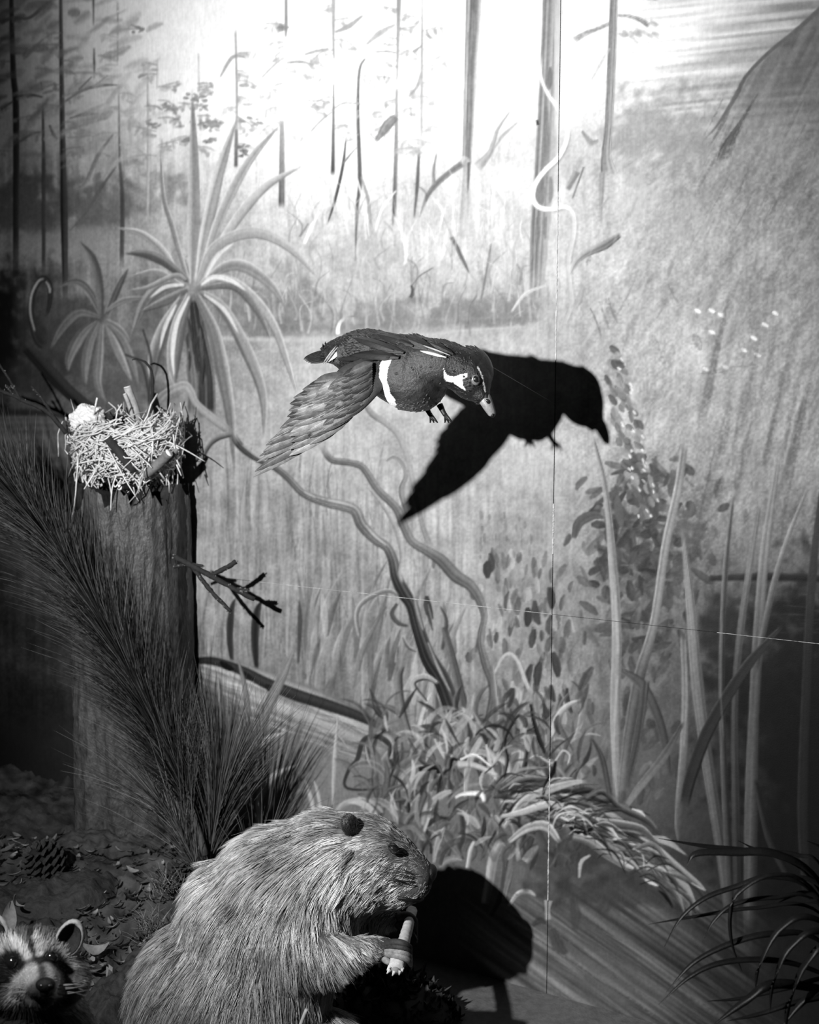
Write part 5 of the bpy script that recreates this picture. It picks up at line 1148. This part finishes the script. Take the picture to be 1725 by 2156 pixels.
for P in STR:
    mb = MB(); ptube(mb, NQ, ns, P, [1.7, 1.5, .9], 5, 14); mb.build('straw', M_STRAW if rn_.random() < .75 else M_STRAWD, nest)
# crumpled pale lump at the nest
lm = MB(); Vl, Fl = ellipsoid(NQ(186, 884, 30), np.array([34, 30, 31]) * ns, None, 40, 26)
lc = NQ(186, 884, 30); Vl = np.array([lc + (v - lc) * (1 + .22 * fnoise(*v, 40) + .14 * abs(fnoise(*v, 110)) + (.12 * fnoise(*v, 260))) for v in Vl])
lm.add(Vl, Fl); o = lm.build('crumpled_lump', mat_tone('chalky_lump', .62, .85, .2, 90, .5), None, False); tag(o, 'pale crumpled lump resting on the left rim of the nest', 'lump')
# cut branches wedged around the nest
M_BRK = mat_tone('branch_bark', .13, .75, .45, 70, .6, stretch=(1, 1, .4)); M_CUT = mat_tone('fresh_cut_wood', .72, .7, .15, 120)
def cut_branch(a, b, r0, label, tone=None):
    mb = MB(); ptube(mb, NQ, ns, [a, tuple((np.array(a) + np.array(b)) / 2 + [1.5, 1, 0]), b], [r0, r0 * 1.05, r0], 14, 10)
    o = mb.build('cut_branch', tone or M_BRK); tag(o, label, 'branch', 'cut branches wedged round the nest')
    P0, P1 = NQ(*a), NQ(*b); ax = nrm(P0 - P1)
    V_, F_ = tube([P0 + ax * .0004, P0 + ax * .0014], r0 * ns * .9, 14); mesh_obj('cut_end', V_, F_, M_CUT, o)
cut_branch((268, 815, 40), (292, 885, 20), 8, 'thicker of two pale branches standing up behind the nest', M_STRAWD)
cut_branch((263, 830, 46), (280, 880, 35), 4, 'thin pale branch standing up behind the nest', M_STRAWD)
cut_branch((226, 922, 122), (282, 992, 96), 9, 'dark stubby branch leaning across the front of the nest', M_DARKW)
cut_branch((356, 954, 118), (306, 1000, 84), 9.5, 'stubby grey branch with a round pale end at lower right of the nest')
cut_branch((374, 943, 96), (352, 972, 84), 4.5, 'small twig stub beside the round pale branch end')
cut_branch((252, 1026, 90), (290, 1022, 30), 6.5, 'short branch stub poking out from under the nest', M_DARKW)

# twigs
def twig(name, D, branches, mat, label, cat, lichen=0, group=None):
    qq, ss = frame(D); rr_ = random.Random(len(branches) * 7 + 1)
    main = None
    for i, (P, R) in enumerate(branches):
        mb = MB(); Pp = catmull([qq(*(list(p) + [0] * (3 - len(p)))) for p in P], 22)
        Vt, Ft = tube(Pp, lerp_list(np.array(R) * ss, 22), 9, True, 1, None, .22, rr_); mb.add(Vt, Ft)
        o = mb.build(name if i == 0 else 'side_shoot', mat, main)
        if i == 0: main = o; tag(o, label, cat, group)
        if lichen:
            lb = MB()
            for k in range(lichen):
                c_ = Pp[rr_.randrange(22)]; Vt, Ft = ellipsoid(c_ + np.array([rr_.uniform(-1, 1) for _ in range(3)]) * R[0] * ss * .9, np.array([rr_.uniform(.8, 2.6) for _ in range(3)]) * ss, None, 6, 4); lb.add(Vt, Ft)
            l_ = lb.build('lichen', M_LICH, main); l_['kind'] = 'stuff'
    return main
M_TWIG = mat_tone('dark_twig_bark', .014, .8, .5, 90, .8); M_LICH = mat_tone('lichen', .10, .9, .4, 200)
twig('broken_twig', 2.70, [([(368, 1172, 20), (405, 1192, 20), (440, 1210, 24), (490, 1238, 30), (536, 1262, 34)], [5, 7, 6, 5, 5]), ([(440, 1212, 24), (468, 1200, 30), (497, 1183, 36)], [4, 5, 5]), ([(408, 1196, 20), (445, 1245, 30), (486, 1288, 40)], [5, 4.5, 3.5]), ([(366, 1194, 14), (395, 1188, 18), (428, 1192, 22)], [3, 4, 3]), ([(500, 1240, 30), (524, 1243, 40)], [4, 4])], M_TWIG, 'dark lichen-crusted broken twig sticking out from the stump', 'twig', 26)
twig('bare_twig', 2.75, [([(140, 912), (98, 866), (49, 843), (0, 822), (-60, 800)], [5, 5, 4.5, 4, 3]), ([(132, 905), (90, 842), (66, 813)], [3, 3, 2.5]), ([(42, 840), (20, 800), (-10, 755)], [3, 2.6, 2]), ([(30, 835), (14, 812)], [3, 2.5])], M_TWIG, 'bare dark forked twig left of the nest', 'twig', 14)
twig('hooked_twig', 2.80, [([(318, 870), (322, 800), (312, 768), (290, 756), (278, 758)], [3.5, 3, 2.6, 2, 1])], M_TWIG, 'thin dark hooked twig rising behind the nest', 'twig', 0)

# long-needled pine sprays: a stem and a mass of needles
def needle_mesh(P, r):
    n_ = len(P); T = P[-1] - P[0]; a = nrm(np.cross(T, CF) + 1e-6); b = nrm(np.cross(T, a)); V_ = []
    for i, p in enumerate(P):
        rr_ = r * (1 - .8 * (i / (n_ - 1)) ** 2)
        for k in range(3): V_.append(p + (a * math.cos(k * 2.094) + b * math.sin(k * 2.094)) * rr_)
    F_ = [(i * 3 + k, i * 3 + (k + 1) % 3, i * 3 + 3 + (k + 1) % 3, i * 3 + 3 + k) for i in range(n_ - 1) for k in range(3)]
    return V_, F_
M_NEED = mat_tone('pine_needle', .1, .5, .2, 60, attr=True, spec=.4); M_STEM = mat_tone('pine_stem', .05, .8, .4, 60, .6)
def spray(D, stem, count, lenr, spread, fwd, label, seed, tones, rad, name='pine_spray', tstart=.0, group=None):
    qq, ss = frame(D); r = np.random.RandomState(seed)
    P = catmull([qq(*p) for p in stem], 60); T = np.gradient(P, axis=0)
    o = empty(name, P[0]); tag(o, label, 'pine spray', 'long-needled pine sprays by the stump')
    V_, F_ = tube(P, lerp_list(np.array([8, 7, 5, 3]) * ss, 60), 8); mesh_obj('stem', V_, F_, M_STEM, o)
    mb = MB()
    for i in range(count):
        k = int(60 * (tstart + (1 - tstart) * r.rand())); k = min(k, 59)
        t_ = nrm(T[k]); rd = r.randn(3); rd = nrm(rd - t_ * (rd @ t_))
        d = nrm(t_ * fwd + rd * spread * r.uniform(.3, 1.0)); L = r.uniform(*lenr) * ss
        b = rd * .10 * L + np.array([0, 0, -.07 * L]) + r.randn(3) * .03 * L
        pts = [P[k], P[k] + d * L * .4 + b * .25, P[k] + d * L * .75 + b * .65, P[k] + d * L + b * 1.1]
        V_, F_ = needle_mesh(pts, rad * r.uniform(.7, 1.2)); mb.add(V_, F_, float(r.choice(tones)))
    n_ = mb.build('needles', M_NEED, o, True, True); n_['kind'] = 'stuff'
    return o
spray(2.62, [(432, 1800, 20), (395, 1680, 10), (345, 1560, 0), (285, 1440, 0), (215, 1310, 0), (130, 1170, 0), (45, 1060, 0), (-30, 990, 0)], 2600, (150, 260), .62, 1.0, 'long dark pine spray sweeping up to the left across the stump', 31, [.010, .014, .02, .03, .08], .00085, tstart=.10)
spray(2.64, [(440, 1830, 0), (445, 1770, 0), (452, 1720, 0), (460, 1680, 0)], 620, (130, 330), .50, 1.0, 'upright pine needle tuft rising behind the back of the beaver', 32, [.02, .035, .06, .09, .13], .0008)
spray(2.60, [(425, 1850, 0), (400, 1800, 0), (378, 1745, 0), (340, 1690, 0)], 150, (150, 290), .55, 1.0, 'sparse pine needles fanning out low across the stump', 33, [.03, .06, .11, .16], .0008)
spray(2.60, [(520, 1860, -20), (540, 1800, 0), (575, 1750, 0)], 70, (80, 170), .6, 1.0, 'small pine needle tuft between the stump and the painted log', 34, [.04, .08, .12], .0008)

# spiky plant at the right edge, dark against the wall
PD = 1.72; q, s = frame(PD)
plant = empty('spiky_plant', (q(1850, 2100)[0], q(1850, 2100)[1], 0)); tag(plant, 'dark spiky plant with long arching leaves at the lower right edge', 'plant')
M_SPK = mat_tone('spiky_leaf', .009, .45, .35, 60, .2, spec=.4)
root = (1870, 2120, 0)
LV = [([(1725, 1872), (1651, 1806), (1567, 1790), (1475, 1780), (1387, 1765)], 13, 10), ([(1735, 1868), (1640, 1800), (1546, 1794), (1467, 1797), (1446, 1822)], 20, 30), ([(1725, 1892), (1630, 1846), (1546, 1868), (1483, 1892), (1433, 1934), (1399, 1993)], 12, 40), ([(1725, 1904), (1630, 1890), (1546, 1904), (1504, 1938), (1483, 1976)], 10, 60), ([(1720, 1880), (1630, 1842), (1555, 1880), (1538, 1925), (1542, 1988), (1563, 2045)], 10, 80),
      ([(1725, 1980), (1630, 1966), (1546, 1984), (1462, 2026), (1403, 2089)], 14, 70), ([(1725, 2047), (1630, 2022), (1525, 2026), (1454, 2056), (1387, 2115)], 13, 90), ([(1740, 2085), (1630, 2072), (1567, 2110), (1500, 2160)], 20, 110), ([(1725, 1921), (1588, 1912), (1462, 1930), (1366, 1946)], 9, 20), ([(1760, 2060), (1660, 2080), (1560, 2102), (1490, 2108)], 10, 50), ([(1760, 2100), (1680, 2110), (1600, 2135), (1530, 2150)], 12, 60),
      ([(1740, 1840), (1680, 1800), (1600, 1790), (1555, 1770)], 10, -20), ([(1780, 1980), (1700, 1930), (1640, 1960), (1600, 2030), (1590, 2090)], 14, 100), ([(1790, 2000), (1720, 1960), (1660, 2000), (1628, 2070), (1622, 2130)], 14, 120), ([(1800, 2020), (1740, 1990), (1690, 2040), (1660, 2120), (1655, 2180)], 16, 130), ([(1800, 1960), (1740, 1900), (1690, 1880), (1640, 1900)], 14, 40), ([(1790, 1930), (1750, 1880), (1700, 1850), (1640, 1850)], 16, 20),
      ([(1800, 2080), (1740, 2080), (1690, 2110), (1640, 2170)], 18, 110), ([(1800, 1900), (1770, 1820), (1740, 1790), (1700, 1770)], 14, -20), ([(1820, 2080), (1780, 2060), (1740, 2120), (1715, 2200)], 20, 130), ([(1800, 2000), (1750, 1940), (1725, 1900), (1690, 1900)], 18, 60)]
for P, w, z in LV:
    pts = [q(*root)] + [q(x, y, z * (1 if i else .6)) for i, (x, y) in enumerate(P)]
    C = catmull(pts, 34); T = np.gradient(C, axis=0); V_ = []; F_ = []; wd = lerp_list([.5, .8, 1, .95, .7, .05], 34) * w * s * .5
    for i in range(34):
        t_ = nrm(T[i]); sd = nrm(np.cross(t_, nrm(np.array([.3, .2, 1.0])) ) ); nn = np.cross(sd, t_)
        sd = nrm(sd * .6 + nn * .8); nn = np.cross(sd, t_)
        V_ += [C[i] - sd * wd[i], C[i] - nn * wd[i] * .35, C[i] + sd * wd[i], C[i] - nn * (wd[i] * .35 + .001)]
    for i in range(33):
        a = i * 4; F_ += [(a, a + 1, a + 5, a + 4), (a + 1, a + 2, a + 6, a + 5), (a + 2, a + 3, a + 7, a + 6), (a + 3, a, a + 4, a + 7)]
    mesh_obj('leaf', V_, F_, M_SPK, plant)
cr = MB(); b0 = q(*root); V_, F_ = tube([np.array([b0[0], b0[1], 0.0]), np.array([b0[0], b0[1], b0[2] * .5]), b0 + np.array([0, 0, .03])], [.05, .035, .03], 12); mesh_obj('stalk', V_, F_, mat_tone('plant_stalk', .03, .8, .4, 40, .6), plant)

# pine cones
M_CONE = mat_tone('cone_scale', .045, .6, .5, 200, .4); M_CONED = mat_tone('cone_core', .012, .9)
def cone(D, px_, py_, L, R, axis, label, seed):
    c = gpt(px_, py_, R * 1.0); ax = nrm(axis); a = nrm(np.cross(ax, [0.3, .8, .2])); b = np.cross(ax, a); r = random.Random(seed)
    o = empty('pine_cone', c); tag(o, label, 'pine cone', 'pine cones on the ground')
    V_, F_ = tube([c - ax * L * .5, c - ax * L * .2, c + ax * L * .2, c + ax * L * .48], [R * .45, R * .7, R * .6, R * .15], 10); mesh_obj('core', V_, F_, M_CONED, o)
    n_ = 64; base = None
    for i in range(n_):
        t = i / (n_ - 1); th = i * 2.39996; rr_ = R * (math.sin(math.pi * (.12 + .8 * t)) ** .7)
        out = a * math.cos(th) + b * math.sin(th); p0 = c + ax * L * (t - .5) + out * rr_ * .45
        sd = np.cross(ax, out); tip = p0 + out * rr_ * .62 + ax * L * .07
        w = R * .30 * (.6 + .4 * math.sin(math.pi * t)); th_ = R * .10
        V_ = [p0 - sd * w * .4, p0 + sd * w * .4, tip + sd * w, tip + out * w * .4, tip - sd * w]; V2 = [v - ax * th_ for v in V_]; V2[3] = V2[3] + ax * th_ * .5
        F_ = [(0, 1, 2, 3, 4), (9, 8, 7, 6, 5)] + [(k, k + 5, (k + 1) % 5 + 5, (k + 1) % 5) for k in range(5)]
        mesh_obj('scale', V_ + V2, F_, M_CONE, o, False)
cone(0, 96, 1822, .085, .042, [-.5, -.3, .6], 'large dark pine cone lying left of the stump foot', 1)
cone(0, 372, 1846, .055, .026, [.1, -.2, 1], 'small pine cone between the stump foot and the back of the beaver', 2)

# bark slabs, leaf and loose litter on the ground
M_BSL = mat_tone('bark_slab', .030, .7, .6, 40, .9, stretch=(1, 3, 1))
def bark(px_, py_, L, W_, H, rz, label, seed):
    c = gpt(px_, py_); r = random.Random(seed); V_ = []; F_ = []; n_, m_ = 44, 30
    for i in range(n_):
        for j in range(m_):
            u = i / (n_ - 1) - .5; v = j / (m_ - 1) - .5
            x, y = u * L * (1 - .25 * abs(v)), v * W_ * (1 - .5 * (2 * u) ** 4)
            z = H * (1 - (2 * v) ** 2) * (1 - (2 * u) ** 6) + .012 * fnoise(x * 1.2 + seed, y * 7, 1, 9) + .010 * abs(fnoise(x * .8 + seed, y * 5, 2, 40)) + .004 * fnoise(x, y, seed, 120)
            xx, yy = c[0] + x * math.cos(rz) - y * math.sin(rz), c[1] + x * math.sin(rz) + y * math.cos(rz); V_.append((xx, yy, max(.004, z) + ground_h(xx, yy)))
    k0 = len(V_); V_ += [(a, b, ground_h(a, b) - .004) for a, b, _ in V_]
    for i in range(n_ - 1):
        for j in range(m_ - 1):
            a = i * m_ + j; F_.append((a, a + m_, a + m_ + 1, a + 1)); F_.append((k0 + a, k0 + a + 1, k0 + a + m_ + 1, k0 + a + m_))
    ring = [i * m_ for i in range(n_)] + [(n_ - 1) * m_ + j for j in range(1, m_)] + [i * m_ + m_ - 1 for i in range(n_ - 2, -1, -1)] + [j for j in range(m_ - 2, 0, -1)]
    for a, b in zip(ring, ring[1:] + ring[:1]): F_.append((a, b, k0 + b, k0 + a))
    o = mesh_obj('bark_slab', V_, F_, M_BSL); tag(o, label, 'bark', 'bark slabs on the ground')
bark(80, 1915, .34, .16, .05, .5, 'thick ridged bark slab lying behind the raccoon', 1)
bark(40, 1985, .30, .12, .035, -.2, 'dark bark slab half hidden by the head of the raccoon', 2)
bark(235, 1790, .26, .07, .03, .05, 'narrow bark strip lying at the stump foot', 3)
bark(265, 2110, .20, .12, .05, .9, 'bark chunk in the gap between raccoon and beaver', 4)
M_LEAF = mat_tone('dry_leaf', .22, .7, .4, 50, .3); M_LIT = mat_tone('leaf_litter', .1, .6, .5, 60, attr=True)
def leafshape(c, L, W_, yaw, pitch, roll, curl, rng_):
    R_ = (Matrix.Rotation(yaw, 3, 'Z') @ Matrix.Rotation(pitch, 3, 'Y') @ Matrix.Rotation(roll, 3, 'X')); V_ = []; F_ = []
    for lay in (0, -.0006):
        for i in range(6):
            t = i / 5; w = W_ * math.sin(math.pi * (.08 + .88 * t)) ** .8
            for k in (-1, 0, 1): V_.append(np.array(c) + np.array(R_ @ Vector((L * (t - .5), k * w * .5, curl * L * ((t - .5) ** 2 * 2 + .5 * (k * k) * .4) + lay))))
    for i in range(5):
        for k in range(2): a = i * 3 + k; F_ += [(a, a + 3, a + 4, a + 1), (18 + a, 19 + a, 22 + a, 21 + a)]
    return V_, F_
rl = random.Random(5)
for (px_, py_, z, L, lab) in [(18, 1938, .10, .055, 'upright pale dry leaf above the brow of the raccoon'), (30, 1905, .08, .03, 'small curled dry leaf on the bark slab'), (205, 2012, .02, .05, 'curled dry leaf on the ground right of the raccoon ear'), (240, 2062, .02, .05, 'crumpled glossy leaf in the gap beside the haunch of the beaver'), (238, 2120, .02, .022, 'tiny pale leaf fragment near the bottom of the gap')]:
    V_, F_ = leafshape(gpt(px_, py_, z), L, L * .5, rl.uniform(0, 3), rl.uniform(-1.3, -.7) if z > .05 else rl.uniform(-.4, .4), rl.uniform(-.4, .4), .7, rl)
    o = mesh_obj('dry_leaf', V_, F_, M_LEAF); tag(o, lab, 'leaf', 'dry leaves on the ground')
lit = MB()
for i in range(1300):
    px_, py_ = rl.uniform(-150, 470), rl.uniform(1760, 2260); c = gpt(px_, py_, rl.uniform(.003, .016)); L = rl.uniform(.008, .034)
    if c[1] > wall_y(c[0]) - .02 or math.hypot(c[0] - cx0, c[1] - cy0) < Rst * 1.3 or px_ > 330 + (1950 - py_) * .35: continue
    V_, F_ = leafshape(c, L, L * rl.uniform(.12, .42), rl.uniform(0, 6.3), rl.uniform(-.5, .5), rl.uniform(-.6, .6), rl.uniform(.1, .5), rl); lit.add(V_, F_, rl.choice([.025, .04, .06, .09, .13, .22]))
lo_ = lit.build('leaf_litter', M_LIT, None, True, True); tag(lo_, 'dark loose leaf litter strewn over the ground by the stump', 'litter', None, 'stuff')
# tufts of dry moss in the gap behind the beaver
for j, (px_, py_, lab) in enumerate([(352, 1880, 'pale moss tuft against the upper back of the beaver'), (318, 1960, 'pale moss tuft against the lower back of the beaver')]):
    mb = MB(); r = np.random.RandomState(40 + j); c = gpt(px_, py_, .03)
    for i in range(90):
        d = nrm([r.uniform(-1, .6), r.uniform(-.6, .4), r.uniform(.3, 1)]); p = c + r.randn(3) * .012; L = r.uniform(.02, .05)
        V_, F_ = needle_mesh([p, p + d * L * .5, p + d * L + np.array([0, 0, -.004])], .0011); mb.add(V_, F_, float(r.choice([.08, .14, .22])))
    o = mb.build('moss_tuft', M_NEED, None, True, True); tag(o, lab, 'moss', 'moss tufts', 'stuff')
# mound of dark shavings under the paws
mc = gpt(822, 2165); mo = MB(); rm = random.Random(9)
for i in range(620):
    a = rm.uniform(0, 6.283); rr_ = math.sqrt(rm.random()); h = .112 * (1 - rr_ ** 1.6)
    c = (mc[0] + math.cos(a) * rr_ * .135, mc[1] + math.sin(a) * rr_ * .13, max(.008, h + rm.uniform(-.02, .006)))
    L = rm.uniform(.02, .05); V_, F_ = leafshape(c, L, L * rm.uniform(.2, .4), rm.uniform(0, 6.3), rm.uniform(-.7, .7), rm.uniform(-.7, .7), rm.uniform(.2, 1.0), rm); mo.add(V_, F_, rm.choice([.012, .02, .03, .045]))
Vm, Fm = ellipsoid(mc + np.array([0, 0, .0]), (.125, .12, .096)); Vm[:, 2] = np.maximum(Vm[:, 2], .001); mo.add(Vm, Fm, .012)
o = mo.build('shavings_mound', M_LIT, None, True, True); tag(o, 'dark mound of bark shavings in front of the wall below the paws', 'mound', None, 'stuff')
